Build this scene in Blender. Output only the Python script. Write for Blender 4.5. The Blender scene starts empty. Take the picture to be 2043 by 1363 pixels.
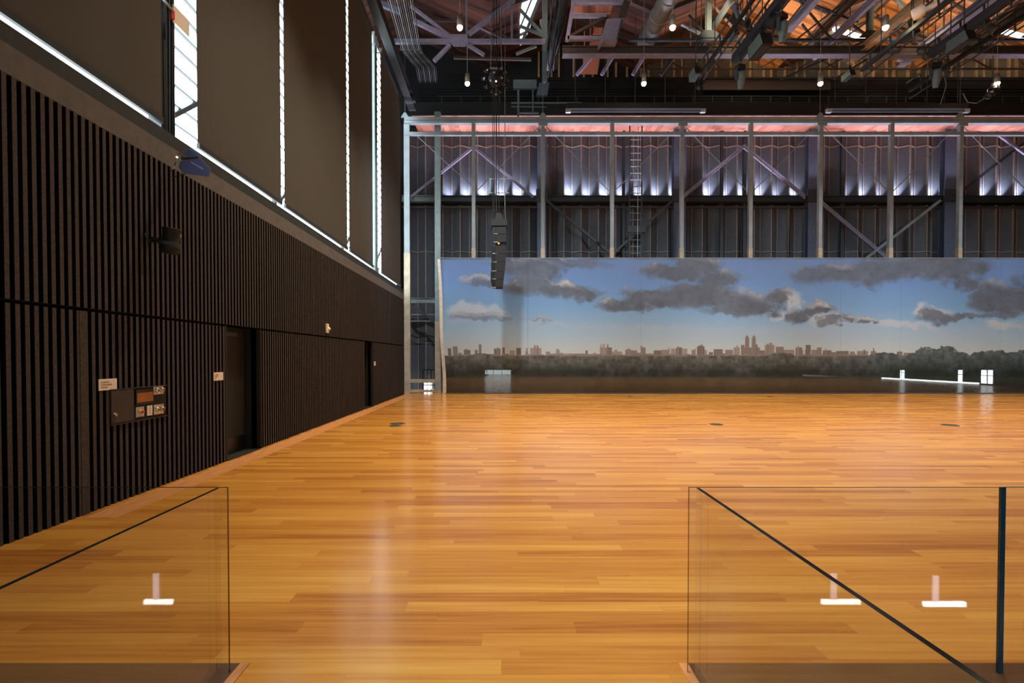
import bpy, bmesh, math, random
import numpy as np
from mathutils import Vector, Matrix

# ------------------------------------------------------------------ camera, world, exposure
C = bpy.context.scene.collection
SC = bpy.context.scene
random.seed(4)
PITCH = math.radians(1.0)
EYE = Vector((0, 0, 1.82))
cam_d = bpy.data.cameras.new('camera'); cam = bpy.data.objects.new('camera', cam_d); C.objects.link(cam)
cam.location = EYE; cam.rotation_euler = (math.radians(90) - PITCH, 0, 0)
cam_d.sensor_width = 36; cam_d.lens = 36 * 1000 / 2043
cam_d.shift_x = 16.5 / 2043
cam_d.shift_y = (30.5 + 1000 * math.tan(PITCH)) / 2043
cam_d.clip_start = 0.02; cam_d.clip_end = 300
SC.camera = cam
SC.view_settings.view_transform = 'Standard'; SC.view_settings.look = 'None'
SC.view_settings.exposure = 0.0; SC.view_settings.gamma = 1.0
SC.cycles.max_bounces = 8; SC.cycles.transparent_max_bounces = 16
SC.cycles.sample_clamp_indirect = 6
w = bpy.data.worlds.new('world'); SC.world = w; w.use_nodes = True
w.node_tree.nodes['Background'].inputs[0].default_value = (0.75, 0.87, 1, 1)
w.node_tree.nodes['Background'].inputs[1].default_value = 1.2

def P(x, y, Y):
    """the place at distance Y in front of the camera that the photo shows at x, y"""
    u = (x - 1005) / 1000; v = -(y - (712 + 1000 * math.tan(PITCH))) / 1000
    dy = v * math.sin(PITCH) + math.cos(PITCH); dz = v * math.cos(PITCH) - math.sin(PITCH)
    s = Y / dy
    return Vector((u * s, Y, EYE.z + dz * s))

def light(kind, name, loc, target, energy, color, **kw):
    d = bpy.data.lights.new(name, kind); d.energy = energy; d.color = color
    for k, v in kw.items(): setattr(d, k, v)
    o = bpy.data.objects.new(name, d); C.objects.link(o); o.location = loc
    o.rotation_euler = (Vector(target) - Vector(loc)).to_track_quat('-Z', 'Y').to_euler()
    return o

WARM = (1.0, 0.84, 0.60)
LAMP_Z = 14.2
# pendant downlights: two rows in view (22.5, 18.7), the same grid carries on towards the camera
LAMPS = [(-1.62 + 7.85 * k, y) for y in (22.5, 18.7) for k in range(4 if y > 20 else 3)]
for y in (22.5, 18.7, 14.9, 11.1, 7.3):
    for k in range(4):
        x = -1.62 + 7.85 * k
        e = {22.5: 750, 18.7: 2000, 14.9: 2950, 11.1: 3350, 7.3: 1500}[y]
        light('SPOT', 'downlight_beam', (x, y, LAMP_Z - 0.4), (x, y, 0), e, WARM,
              spot_size=math.radians(84), spot_blend=0.9, shadow_soft_size=0.12)
# stage wash aimed at the painted backdrop from the lighting bars
for x in (-1.6, 6.5, 15.0, 23.5):
    light('SPOT', 'backdrop_wash', (x, 13.0, 13.0), (x, 25, 3.2), 4600, (0.90, 0.95, 1.0),
          spot_size=math.radians(62), spot_blend=0.9, shadow_soft_size=0.3)
# warm spots on the steel that light the timber roof
for x, y, z, tx, ty, tz, e, c in ((8.6, 21.0, 15.8, 13.2, 25.0, 18.6, 1500, (1.0, 0.72, 0.45)), (16.4, 20.6, 15.8, 20.6, 24.6, 18.6, 1400, (1.0, 0.72, 0.45)), (24.0, 21, 15.8, 28, 25, 18.6, 700, (1.0, 0.7, 0.5)),
                               (1.5, 20.5, 15.6, 5.2, 25.0, 18.6, 260, (1.0, 0.70, 0.55)), (-3.5, 20.5, 15.4, -2.2, 24.6, 18.2, 60, (1.0, 0.72, 0.68)), (12, 22.8, 16.0, 13, 28, 18.0, 160, (1.0, 0.8, 0.6)), (20, 22.8, 16.0, 21, 28, 18.0, 160, (1.0, 0.8, 0.6))):
    light('SPOT', 'roof_spot', (x, y, z), (tx, ty, tz), e * 0.95, c, spot_size=math.radians(88), spot_blend=1.0, shadow_soft_size=0.15)

# ------------------------------------------------------------------ materials
def lin(c):
    return tuple(((v / 255) / 12.92 if v / 255 <= 0.04045 else ((v / 255 + 0.055) / 1.055) ** 2.4) for v in c)
M = {}
def mat(name, rgb, rough=0.6, metal=0.0, noise=0.15, scale=6.0, stretch=(1, 1, 1), bump=0.0, spec=0.5, coat=0.0):
    m = bpy.data.materials.new(name); m.use_nodes = True; nt = m.node_tree
    b = nt.nodes['Principled BSDF']
    tc = nt.nodes.new('ShaderNodeTexCoord'); mp = nt.nodes.new('ShaderNodeMapping')
    mp.inputs['Scale'].default_value = stretch
    nz = nt.nodes.new('ShaderNodeTexNoise'); nz.inputs['Scale'].default_value = scale; nz.inputs['Detail'].default_value = 4
    rp = nt.nodes.new('ShaderNodeMapRange')
    rp.inputs['From Min'].default_value = 0.3; rp.inputs['From Max'].default_value = 0.7
    rp.inputs['To Min'].default_value = 1 - noise; rp.inputs['To Max'].default_value = 1 + noise
    mx = nt.nodes.new('ShaderNodeVectorMath'); mx.operation = 'SCALE'
    mx.inputs[0].default_value = lin(rgb)
    L = nt.links
    L.new(tc.outputs['Object'], mp.inputs[0]); L.new(mp.outputs[0], nz.inputs[0]); L.new(nz.outputs['Fac'], rp.inputs[0])
    L.new(rp.outputs[0], mx.inputs['Scale']); L.new(mx.outputs[0], b.inputs['Base Color'])
    b.inputs['Roughness'].default_value = rough; b.inputs['Metallic'].default_value = metal
    b.inputs['Specular IOR Level'].default_value = spec; b.inputs['Coat Weight'].default_value = coat
    if bump:
        bp = nt.nodes.new('ShaderNodeBump'); bp.inputs['Strength'].default_value = bump
        L.new(nz.outputs['Fac'], bp.inputs['Height']); L.new(bp.outputs[0], b.inputs['Normal'])
    M[name] = m
    return m

def emit(name, rgb, strength):
    m = bpy.data.materials.new(name); m.use_nodes = True; nt = m.node_tree
    nt.nodes.remove(nt.nodes['Principled BSDF'])
    e = nt.nodes.new('ShaderNodeEmission'); e.inputs[0].default_value = (*rgb, 1); e.inputs[1].default_value = strength
    nt.links.new(e.outputs[0], nt.nodes['Material Output'].inputs[0]); M[name] = m
    return m

mat('slat', (74, 68, 66), 0.75, noise=0.3, scale=40, spec=0.2)
mat('slat_back', (10, 9, 9), 0.9, spec=0.1)
mat('black', (10, 10, 11), 0.7, noise=0.2)
mat('black_gloss', (14, 15, 17), 0.3, noise=0.1)
mat('door_black', (26, 25, 22), 0.6)
mat('fascia', (92, 90, 90), 0.8)
mat('channel', (44, 52, 56), 0.6)
mat('alu', (176, 186, 190), 0.4, metal=0.6)
mat('steel_teal', (112, 128, 130), 0.5)
mat('steel_dark', (44, 52, 58), 0.55)
mat('bar_navy', (40, 46, 58), 0.45)
mat('box_side', (74, 90, 92), 0.5)
mat('steel_navy', (74, 84, 104), 0.55)
mat('steel_violet', (122, 120, 142), 0.5)
mat('steel_brown', (62, 54, 50), 0.65)
mat('frame_wood', (158, 148, 130), 0.7, noise=0.2, scale=3)
mat('frame_grey', (122, 132, 138), 0.6, noise=0.15, scale=2)
mat('batten', (136, 120, 108), 0.7)
mat('panel_pleat', (70, 76, 84), 0.7, noise=0.12)
mat('dark_wall', (13, 16, 16), 0.8)
mat('siding', (92, 86, 70), 0.8, noise=0.2, scale=5, stretch=(0.3, 1, 6))
mat('wood_stud', (164, 134, 96), 0.7, noise=0.25, scale=8)
mat('galv', (120, 118, 116), 0.45, metal=0.3)
mat('green_grey', (88, 102, 104), 0.5)
mat('white', (232, 226, 214), 0.5, noise=0.04)
mat('sign_white', (244, 232, 216), 0.5, noise=0.02)
mat('sign_ink', (96, 82, 66), 0.8, noise=0.02)
mat('chrome', (200, 196, 190), 0.25, metal=0.9)
mat('red', (190, 50, 36), 0.5)
mat('amber', (230, 160, 60), 0.4)
mat('screen', (150, 92, 40), 0.35, noise=0.3, scale=3)
mat('violet_paddle', (104, 116, 170), 0.5, noise=0.06)
mat('paddle_text', (222, 226, 244), 0.5, noise=0.02)
mat('canvas_hem', (206, 196, 176), 0.8)
mat('nosing', (92, 58, 30), 0.5, stretch=(1, 12, 1))
mat('trim_wood', (206, 140, 84), 0.45, noise=0.2, scale=3, stretch=(8, 1, 1))
mat('disc', (70, 66, 52), 0.5)
mat('glass_edge', (10, 22, 24), 0.15, noise=0.05, spec=0.8)
mat('glass_edge_blue', (16, 62, 84), 0.15, noise=0.05, spec=0.8)
mat('chain', (120, 122, 124), 0.4, metal=0.7)
mat('lens_dark', (40, 44, 60), 0.12, spec=0.9)
mat('lobby', (60, 54, 50), 0.8)
mat('violet_lens', (150, 140, 190), 0.2)
emit('daylight', (0.84, 0.96, 1.0), 12.0)
emit('daylight_slit', (0.86, 0.96, 1.0), 16.0)
emit('sky_light', (0.9, 0.97, 1.0), 3.0)
emit('lamp_glow', (1.0, 0.80, 0.45), 60.0)
emit('led', (0.80, 0.80, 1.0), 4.5)
emit('lobby_light', (0.84, 0.96, 1.0), 6.0)
emit('led_point', (1.0, 0.9, 0.5), 4.0)

def glass_mat():
    m = bpy.data.materials.new('clear_glass'); m.use_nodes = True; nt = m.node_tree
    nt.nodes.remove(nt.nodes['Principled BSDF'])
    t = nt.nodes.new('ShaderNodeBsdfTransparent'); t.inputs[0].default_value = (0.975, 0.98, 0.975, 1)
    g = nt.nodes.new('ShaderNodeBsdfGlossy'); g.inputs['Roughness'].default_value = 0.015
    f = nt.nodes.new('ShaderNodeFresnel'); f.inputs[0].default_value = 1.5
    ge = nt.nodes.new('ShaderNodeNewGeometry'); mr = nt.nodes.new('ShaderNodeMapRange'); mr.inputs['To Min'].default_value = 1.5; mr.inputs['To Max'].default_value = 1 / 1.5
    nt.links.new(ge.outputs['Backfacing'], mr.inputs['Value']); nt.links.new(mr.outputs[0], f.inputs[0])
    x = nt.nodes.new('ShaderNodeMixShader')
    nt.links.new(f.outputs[0], x.inputs[0]); nt.links.new(t.outputs[0], x.inputs[1]); nt.links.new(g.outputs[0], x.inputs[2])
    nt.links.new(x.outputs[0], nt.nodes['Material Output'].inputs[0]); M['glass'] = m
glass_mat()

def blind_mat():
    m = bpy.data.materials.new('blind_fabric'); m.use_nodes = True; nt = m.node_tree
    b = nt.nodes['Principled BSDF']; b.inputs['Roughness'].default_value = 0.85
    b.inputs['Specular IOR Level'].default_value = 0.15
    wv = nt.nodes.new('ShaderNodeTexNoise'); wv.inputs['Scale'].default_value = 220
    tc = nt.nodes.new('ShaderNodeTexCoord'); mp = nt.nodes.new('ShaderNodeMapping'); mp.inputs['Scale'].default_value = (1, 0.25, 1)
    cr = nt.nodes.new('ShaderNodeValToRGB')
    cr.color_ramp.elements[0].color = (*lin((72, 71, 69)), 1); cr.color_ramp.elements[1].color = (*lin((88, 86, 83)), 1)
    tr = nt.nodes.new('ShaderNodeBsdfTranslucent'); tr.inputs[0].default_value = (*lin((120, 104, 88)), 1)
    x = nt.nodes.new('ShaderNodeMixShader'); x.inputs[0].default_value = 0.01
    nt.links.new(tc.outputs['Object'], mp.inputs[0]); nt.links.new(mp.outputs[0], wv.inputs[0]); nt.links.new(wv.outputs['Fac'], cr.inputs[0])
    nt.links.new(cr.outputs[0], b.inputs['Base Color']); nt.links.new(b.outputs[0], x.inputs[1]); nt.links.new(tr.outputs[0], x.inputs[2])
    nt.links.new(x.outputs[0], nt.nodes['Material Output'].inputs[0]); M['blind'] = m
blind_mat()

def plank_mat(name, cols, width, length, along, rough, coat=0.0, streak=0.16, seam=0.012, spec=0.5, across=None, fine=1.0):
    """boards running along axis `along` (0 = X, 1 = Y), each board its own tone, with long grain streaks"""
    m = bpy.data.materials.new(name); m.use_nodes = True; nt = m.node_tree; L = nt.links
    b = nt.nodes['Principled BSDF']
    tc = nt.nodes.new('ShaderNodeTexCoord'); sp = nt.nodes.new('ShaderNodeSeparateXYZ'); L.new(tc.outputs['Object'], sp.inputs[0])
    A = sp.outputs[along]; B = sp.outputs[across if across is not None else 1 - along]
    def mth(op, a, b_=None, c=None):
        n = nt.nodes.new('ShaderNodeMath'); n.operation = op
        for i, v in enumerate((a, b_, c)):
            if v is None: continue
            if isinstance(v, (int, float)): n.inputs[i].default_value = v
            else: L.new(v, n.inputs[i])
        return n.outputs[0]
    rowf = mth('DIVIDE', B, width); row = mth('FLOOR', rowf)
    wn = nt.nodes.new('ShaderNodeTexWhiteNoise'); wn.noise_dimensions = '1D'; L.new(row, wn.inputs['W'])
    colf = mth('DIVIDE', mth('ADD', A, mth('MULTIPLY', wn.outputs['Value'], length * 3)), length); col = mth('FLOOR', colf)
    cv = nt.nodes.new('ShaderNodeCombineXYZ'); L.new(row, cv.inputs[0]); L.new(col, cv.inputs[1])
    w2 = nt.nodes.new('ShaderNodeTexWhiteNoise'); w2.noise_dimensions = '2D'; L.new(cv.outputs[0], w2.inputs['Vector'])
    # grain
    gv = nt.nodes.new('ShaderNodeCombineXYZ')
    L.new(mth('MULTIPLY', A, 0.9 * fine), gv.inputs[0]); L.new(mth('MULTIPLY', B, 26.0 * fine), gv.inputs[1]); L.new(mth('MULTIPLY', w2.outputs['Value'], 40), gv.inputs[2])
    nz = nt.nodes.new('ShaderNodeTexNoise'); nz.inputs['Scale'].default_value = 1.0; nz.inputs['Detail'].default_value = 5; L.new(gv.outputs[0], nz.inputs[0])
    gv2 = nt.nodes.new('ShaderNodeCombineXYZ')
    L.new(mth('MULTIPLY', A, 0.35), gv2.inputs[0]); L.new(mth('MULTIPLY', B, 1.6), gv2.inputs[1])
    n2 = nt.nodes.new('ShaderNodeTexNoise'); n2.inputs['Scale'].default_value = 1.0; n2.inputs['Detail'].default_value = 2; L.new(gv2.outputs[0], n2.inputs[0])
    t = mth('ADD', mth('MULTIPLY', w2.outputs['Value'], 0.55), mth('MULTIPLY', mth('SUBTRACT', nz.outputs['Fac'], 0.5), streak * 6))
    t = mth('ADD', t, mth('MULTIPLY', mth('SUBTRACT', n2.outputs['Fac'], 0.5), 0.5)); t = mth('ADD', t, 0.22)
    cr = nt.nodes.new('ShaderNodeValToRGB'); L.new(t, cr.inputs[0])
    el = cr.color_ramp.elements
    el[0].position = 0.0; el[0].color = (*lin(cols[0]), 1); el[1].position = 1.0; el[1].color = (*lin(cols[-1]), 1)
    for i, c in enumerate(cols[1:-1]):
        e = el.new((i + 1) / (len(cols) - 1)); e.color = (*lin(c), 1)
    # seams
    fr = mth('FRACT', rowf); s1 = mth('LESS_THAN', fr, seam / width * 0.5)
    fc = mth('FRACT', colf); s2 = mth('LESS_THAN', fc, seam / length * 0.5)
    s = mth('MAXIMUM', s1, s2)
    mx = nt.nodes.new('ShaderNodeMix'); mx.data_type = 'RGBA'; mx.blend_type = 'MULTIPLY'
    L.new(mth('MULTIPLY', s, 0.35), mx.inputs[0]); L.new(cr.outputs[0], mx.inputs[6]); mx.inputs[7].default_value = (0.3, 0.22, 0.15, 1)
    L.new(mx.outputs[2], b.inputs['Base Color'])
    rr = mth('ADD', rough, mth('MULTIPLY', mth('SUBTRACT', nz.outputs['Fac'], 0.5), 0.12)); L.new(rr, b.inputs['Roughness'])
    b.inputs['Coat Weight'].default_value = coat; b.inputs['Specular IOR Level'].default_value = spec
    M[name] = m
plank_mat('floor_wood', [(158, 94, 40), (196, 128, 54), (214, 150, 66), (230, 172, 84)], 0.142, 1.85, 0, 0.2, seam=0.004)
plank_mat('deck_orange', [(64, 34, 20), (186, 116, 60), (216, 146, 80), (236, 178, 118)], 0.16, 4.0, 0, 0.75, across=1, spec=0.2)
plank_mat('deck_left_shade', [(22, 14, 12), (52, 32, 26), (76, 46, 36), (98, 60, 46)], 0.2, 3.0, 0, 0.8, across=1, spec=0.2)  # dimness of the left bay put into the board colour
plank_mat('deck_brown_shade', [(44, 30, 22), (104, 70, 50), (134, 90, 62), (160, 110, 78)], 0.16, 4.0, 0, 0.8, across=1, spec=0.2)  # weathered brown boards, with shade of the unlit rising slopes put into the colour
plank_mat('deck_red', [(130, 70, 56), (180, 112, 94), (198, 132, 112), (216, 156, 136)], 0.3, 2.2, 1, 0.75, across=0, spec=0.2)

# ------------------------------------------------------------------ mesh helpers
class MB:
    def __init__(s): s.v = []; s.f = []; s.m = []; s.mi = 0; s.smooth = []
    def mat(s, i): s.mi = i; return s
    def add(s, vs, fs, sm=False):
        n = len(s.v); s.v += [tuple(v) for v in vs]; s.f += [tuple(i + n for i in f) for f in fs]
        s.m += [s.mi] * len(fs); s.smooth += [sm] * len(fs); return s
    def box(s, a, b):
        (x0, y0, z0), (x1, y1, z1) = a, b
        x0, x1 = sorted((x0, x1)); y0, y1 = sorted((y0, y1)); z0, z1 = sorted((z0, z1))
        return s.add([(x0, y0, z0), (x1, y0, z0), (x1, y1, z0), (x0, y1, z0), (x0, y0, z1), (x1, y0, z1), (x1, y1, z1), (x0, y1, z1)],
                     [(0, 3, 2, 1), (4, 5, 6, 7), (0, 1, 5, 4), (1, 2, 6, 5), (2, 3, 7, 6), (3, 0, 4, 7)])
    def bar(s, a, b, w, h=None, up=(0, 0, 1)):
        """rectangular bar from a to b, w wide, h deep"""
        a, b = Vector(a), Vector(b); h = h or w; d = (b - a).normalized(); up = Vector(up)
        if abs(d.dot(up)) > 0.98: up = Vector((0, 1, 0))
        r = d.cross(up).normalized(); u = r.cross(d).normalized()
        o = [(-1, -1), (1, -1), (1, 1), (-1, 1)]
        vs = [p + r * (i * w / 2) + u * (j * h / 2) for p in (a, b) for i, j in o]
        return s.add(vs, [(0, 1, 2, 3), (7, 6, 5, 4), (0, 4, 5, 1), (1, 5, 6, 2), (2, 6, 7, 3), (3, 7, 4, 0)])
    def ibeam(s, a, b, w, h, t=0.03, up=(0, 0, 1)):
        a, b = Vector(a), Vector(b); d = (b - a).normalized(); up = Vector(up)
        if abs(d.dot(up)) > 0.98: up = Vector((0, 1, 0))
        r = d.cross(up).normalized(); u = r.cross(d).normalized()
        s.bar(a + u * (h / 2 - t / 2), b + u * (h / 2 - t / 2), w, t, up)
        s.bar(a - u * (h / 2 - t / 2), b - u * (h / 2 - t / 2), w, t, up)
        return s.bar(a, b, t, h - 2 * t, up)
    def tube(s, pts, r, n=10, r1=None):
        pts = [Vector(p) for p in pts]; ring = []
        vs = []
        for i, p in enumerate(pts):
            d = (pts[min(i + 1, len(pts) - 1)] - pts[max(i - 1, 0)]).normalized()
            q = Vector((0, 0, 1)) if abs(d.z) < 0.9 else Vector((0, 1, 0))
            a = d.cross(q).normalized(); b = d.cross(a).normalized()
            rr = r + ((r1 if r1 is not None else r) - r) * i / (len(pts) - 1)
            vs += [p + a * math.cos(2 * math.pi * k / n) * rr + b * math.sin(2 * math.pi * k / n) * rr for k in range(n)]
        fs = [(i * n + k, (i + 1) * n + k, (i + 1) * n + (k + 1) % n, i * n + (k + 1) % n) for i in range(len(pts) - 1) for k in range(n)]
        s.add(vs, fs, True)
        m = len(pts) - 1
        return s.add([vs[k] for k in range(n)] + [vs[m * n + k] for k in range(n)], [tuple(range(n)), tuple(range(2 * n - 1, n - 1, -1))])
    def lathe(s, origin, prof, axis=(0, 0, 1), n=20):
        """profile of (radius, height) turned about axis"""
        o = Vector(origin); d = Vector(axis).normalized(); q = Vector((0, 0, 1)) if abs(d.z) < 0.9 else Vector((0, 1, 0))
        a = d.cross(q).normalized(); b = d.cross(a).normalized()
        vs = [o + d * h + (a * math.cos(2 * math.pi * k / n) + b * math.sin(2 * math.pi * k / n)) * r for r, h in prof for k in range(n)]
        fs = [(i * n + k, (i + 1) * n + k, (i + 1) * n + (k + 1) % n, i * n + (k + 1) % n) for i in range(len(prof) - 1) for k in range(n)]
        return s.add(vs, fs, True)
    def prism(s, poly, off):
        """poly (list of 3D points) swept by off"""
        n = len(poly); off = Vector(off); vs = [Vector(p) for p in poly]; vs += [p + off for p in vs]
        return s.add(vs, [tuple(range(n - 1, -1, -1)), tuple(range(n, 2 * n))] + [(i, (i + 1) % n, n + (i + 1) % n, n + i) for i in range(n)])
    def build(s, name, mats, parent=None, bevel=0):
        me = bpy.data.meshes.new(name)
        off = abs_loc(parent) if parent else Vector((0, 0, 0))
        me.from_pydata([tuple(Vector(v) - off) for v in s.v], [], s.f)
        for m in (mats if isinstance(mats, (list, tuple)) else [mats]): me.materials.append(M[m])
        me.polygons.foreach_set('material_index', s.m); me.polygons.foreach_set('use_smooth', s.smooth)
        bm = bmesh.new(); bm.from_mesh(me); bmesh.ops.recalc_face_normals(bm, faces=bm.faces); bm.to_mesh(me); bm.free()
        o = bpy.data.objects.new(name, me); C.objects.link(o)
        if parent: o.parent = parent
        if bevel:
            b = o.modifiers.new('bevel', 'BEVEL'); b.width = bevel; b.segments = 2; b.limit_method = 'ANGLE'
        return o
def abs_loc(o):
    p = Vector((0, 0, 0))
    while o: p += o.location; o = o.parent
    return p
def tag(o, label=None, cat=None, group=None, kind=None):
    if label: o['label'] = label
    if cat: o['category'] = cat
    if group: o['group'] = group
    if kind: o['kind'] = kind
    return o
def thing(name, loc, label, cat, group=None):
    o = bpy.data.objects.new(name, None); C.objects.link(o); o.location = loc; o.empty_display_size = 0.2
    return tag(o, label, cat, group)
def struct(name, mb, mats, parent=None, label=None):
    o = mb.build(name, mats, parent)
    if not parent: o['kind'] = 'structure'
    if label: o['label'] = label
    return o
def copy_tree(o, parent=None):
    c = o.copy(); C.objects.link(c); c.parent = parent
    for ch in list(o.children): copy_tree(ch, c)
    return c
def copy_thing(o, loc, label=None, rotz=None):
    c = copy_tree(o); c.location = loc
    if label: c['label'] = label
    if rotz is not None: c.rotation_euler.z = rotz
    return c
def text(name, body, size, parent, mat_, M4, depth=0.001):
    cu = bpy.data.curves.new(name, 'FONT'); cu.body = body; cu.size = size; cu.extrude = depth; cu.space_line = 0.95
    t = bpy.data.objects.new(name, cu); C.objects.link(t)
    dg = bpy.context.evaluated_depsgraph_get(); me = bpy.data.meshes.new_from_object(t.evaluated_get(dg))
    bpy.data.objects.remove(t); me.transform(M4); me.materials.clear(); me.materials.append(M[mat_])
    off = abs_loc(parent); me.transform(Matrix.Translation(-off))
    o = bpy.data.objects.new(name, me); C.objects.link(o); o.parent = parent
    return o
ORD = ['first', 'second', 'third', 'fourth', 'fifth', 'sixth', 'seventh', 'eighth', 'ninth', 'tenth', 'eleventh', 'twelfth']

# ------------------------------------------------------------------ floor, shell
XL = -4.82          # face of the slatted wall
YB = 25.0           # backdrop
YW = 28.5           # pleated rear wall
fl = MB()
fl.box((-6.0, 2.94, -0.3), (32, YW + 0.2, 0))
fl.box((-1.56, -3.0, -0.3), (1.10, 2.94, 0))
struct('floor', fl, 'floor_wood')
b = MB(); b.box((-6.7, -3.0, -4.2), (32, 2.94, -4.0)); struct('floor_lower', b, 'lobby')
b = MB(); b.box((-6.7, 2.94, -4.0), (-1.5, 3.1, -0.3)); b.box((1.1, 2.94, -4.0), (32, 3.1, -0.3)); struct('wall_stairwell', b, 'lobby')
# dark nosing boards round the two stair openings and the pale trim beside them
b = MB(); b.box((-4.75, 2.76, -0.25), (-1.56, 2.94, 0.004)); struct('trim_1', b, 'nosing')
b = MB(); b.box((1.09, 2.76, -0.25), (12, 2.94, 0.004)); struct('trim_2', b, 'nosing')
b = MB(); b.box((-1.56, -3.0, 0), (-1.505, 2.94, 0.006)); struct('trim_3', b, 'trim_wood')
b = MB(); b.box((1.035, -3.0, 0), (1.09, 2.94, 0.006)); struct('trim_4', b, 'trim_wood')
# border boards along the slatted wall
b = MB(); b.box((-4.74, 5.62, 0), (-4.36, 24.4, 0.004)); struct('trim_5', b, 'trim_wood')

# left wall: two tiers of slats, door recesses
DOORS = [(8.72, 9.92), (17.35, 18.45)]
b = MB()
b.mat(1)
segs = [(-3.0, DOORS[0][0]), (DOORS[0][1], DOORS[1][0]), (DOORS[1][1], 24.3)]
for y0, y1 in segs: b.box((-5.0, y0, -0.3), (-4.90, y1, 2.36))
b.box((-5.0, -3.0, 2.36), (-4.90, 24.3, 4.57))
b.mat(0)
y = 1.6; k = 0
while y < 24.25:
    ok = all(not (d0 - 0.06 < y < d1 + 0.01) for d0, d1 in DOORS)
    jit = random.uniform(-0.003, 0.003)
    if ok: b.box((-4.90, y + jit, 0.0), (XL, y + 0.05 + jit, 2.345))
    b.box((-4.90, y + jit, 2.385), (XL, y + 0.05 + jit, 4.57))
    y += 0.1016; k += 1
b.box((-4.90, 5.70, 0.0), (XL + 0.004, 5.78, 2.345))
wl = struct('wall_left', b, ['slat', 'slat_back'])
for p in wl.data.polygons:          # only room-side slat faces are stained; flanks blackened to stand for shade
    if abs(p.normal.y) > 0.9: p.material_index = 1
for i, (d0, d1) in enumerate(DOORS):
    r = MB(); r.box((-5.2, d0 - 0.05, 0), (-5.14, d1 + 0.05, 2.4))
    r.box((-5.14, d1, 0), (XL, d1 + 0.04, 2.36)); r.box((-5.14, d0 - 0.04, 0), (XL, d0, 2.36)); r.box((-5.14, d0, 2.36), (-4.9, d1, 2.4))
    r.box((-5.14, d0, -0.02), (-4.8, d1, 0.002))
    dr = struct('door_%d' % (i + 1), r, 'door_black')
    p = MB(); p.box((-5.14, d0 + 0.05, 0.01), (-5.10, d1 - 0.06, 2.3)); p.build('door_leaf', 'door_black', dr)
    p = MB(); p.box((-5.10, d0 + 0.07, 0.01), (-5.095, d1 - 0.08, 0.3)); p.build('kick_plate', 'black_gloss', dr)
    p = MB(); p.box((-5.10, d0 + 0.35, 2.2), (-5.04, d0 + 0.75, 2.27)); p.build('door_closer', 'steel_dark', dr)

# fascia, channel, glazing
b = MB(); b.box((-4.95, -3, 4.57), (XL, 24.3, 4.86)); struct('trim_6', b, 'fascia')
b = MB(); b.box((-4.95, -3, 4.86), (XL - 0.005, 24.3, 5.055)); b.box((-5.3, -3, 4.86), (-4.95, 24.3, 4.93)); struct('trim_7', b, 'channel')
ys = [-3.0, 3.1, 7.45, 11.4, 16.2, 19.9, 24.6]
for i in range(6):
    g = MB(); g.box((-5.30, ys[i], 4.93), (-5.25, ys[i + 1], 14.6))
    wd = struct('window_%d' % (i + 1), g, 'daylight')
    f = MB()
    z = 5.2
    while z < 14.5:
        f.bar((-5.22, ys[i] + 0.02, z), (-5.22, ys[i + 1] - 0.02, z), 0.05, 0.016); z += 0.307
    f.bar((-5.21, ys[i] + 0.05, 4.93), (-5.21, ys[i] + 0.05, 14.6), 0.07, 0.09)
    f.bar((-5.20, ys[i] + 0.3, 5.45), (-5.20, ys[i] + 1.6, 6.5), 0.05, 0.07)
    f.build('window_frame', 'channel', wd)
# roller blinds
BL = [(-2.6, 2.95), (3.2, 7.36), (8.22, 11.28), (11.46, 16.02), (16.24, 19.15), (20.45, 24.25)]
blabels = ['', 'large brown blackout blind nearest the camera, left of the wide bright gap', 'brown blackout blind just right of the wide bright window gap',
           'broad brown blackout blind between the two narrow bright slits', 'dark brown blackout blind left of the pale vertical steel post',
           'dark bluish blackout blind at the far corner, right of the pale post']
for i, (y0, y1) in enumerate(BL):
    if i == 0: continue
    t = thing('roller_blind', (-4.98, y0, 5.3), blabels[i], 'blind', 'blackout blinds over the tall windows')
    m = MB(); n = 6
    pts = [(-4.98 + 0.006 * math.sin(j * 2.1), y0 + (y1 - y0) * j / n) for j in range(n + 1)]
    for j in range(n):
        (xa, ya), (xb, yb) = pts[j], pts[j + 1]
        m.add([(xa, ya, 5.28), (xb, yb, 5.28), (xb, yb, 14.2), (xa, ya, 14.2), (xa - .004, ya, 5.28), (xb - .004, yb, 5.28), (xb - .004, yb, 14.2), (xa - .004, ya, 14.2)],
              [(0, 1, 2, 3), (7, 6, 5, 4), (0, 4, 5, 1), (3, 2, 6, 7)])
    m.build('blind_fabric', 'blind', t)
    m = MB(); m.box((-5.0, y0, 5.215), (-4.95, y1, 5.30)); m.build('bottom_bar', 'channel', t)
    m = MB(); m.tube([(-4.99, y0, 14.2), (-4.99, y1, 14.2)], 0.07, 10); m.build('roller_tube', 'channel', t)
    for yq in (y0 + 0.02, y1 - 0.07):
        m = MB(); m.box((-5.2, yq, 14.1), (-4.93, yq + 0.05, 14.3)); m.build('end_bracket', 'channel', t)
    m = MB(); m.box((-4.99, y0 - 0.03, 5.3), (-4.945, y0 - 0.005, 14.2)) ; m.build('guide_wire', 'alu', t) if i in (1,) else None
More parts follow.
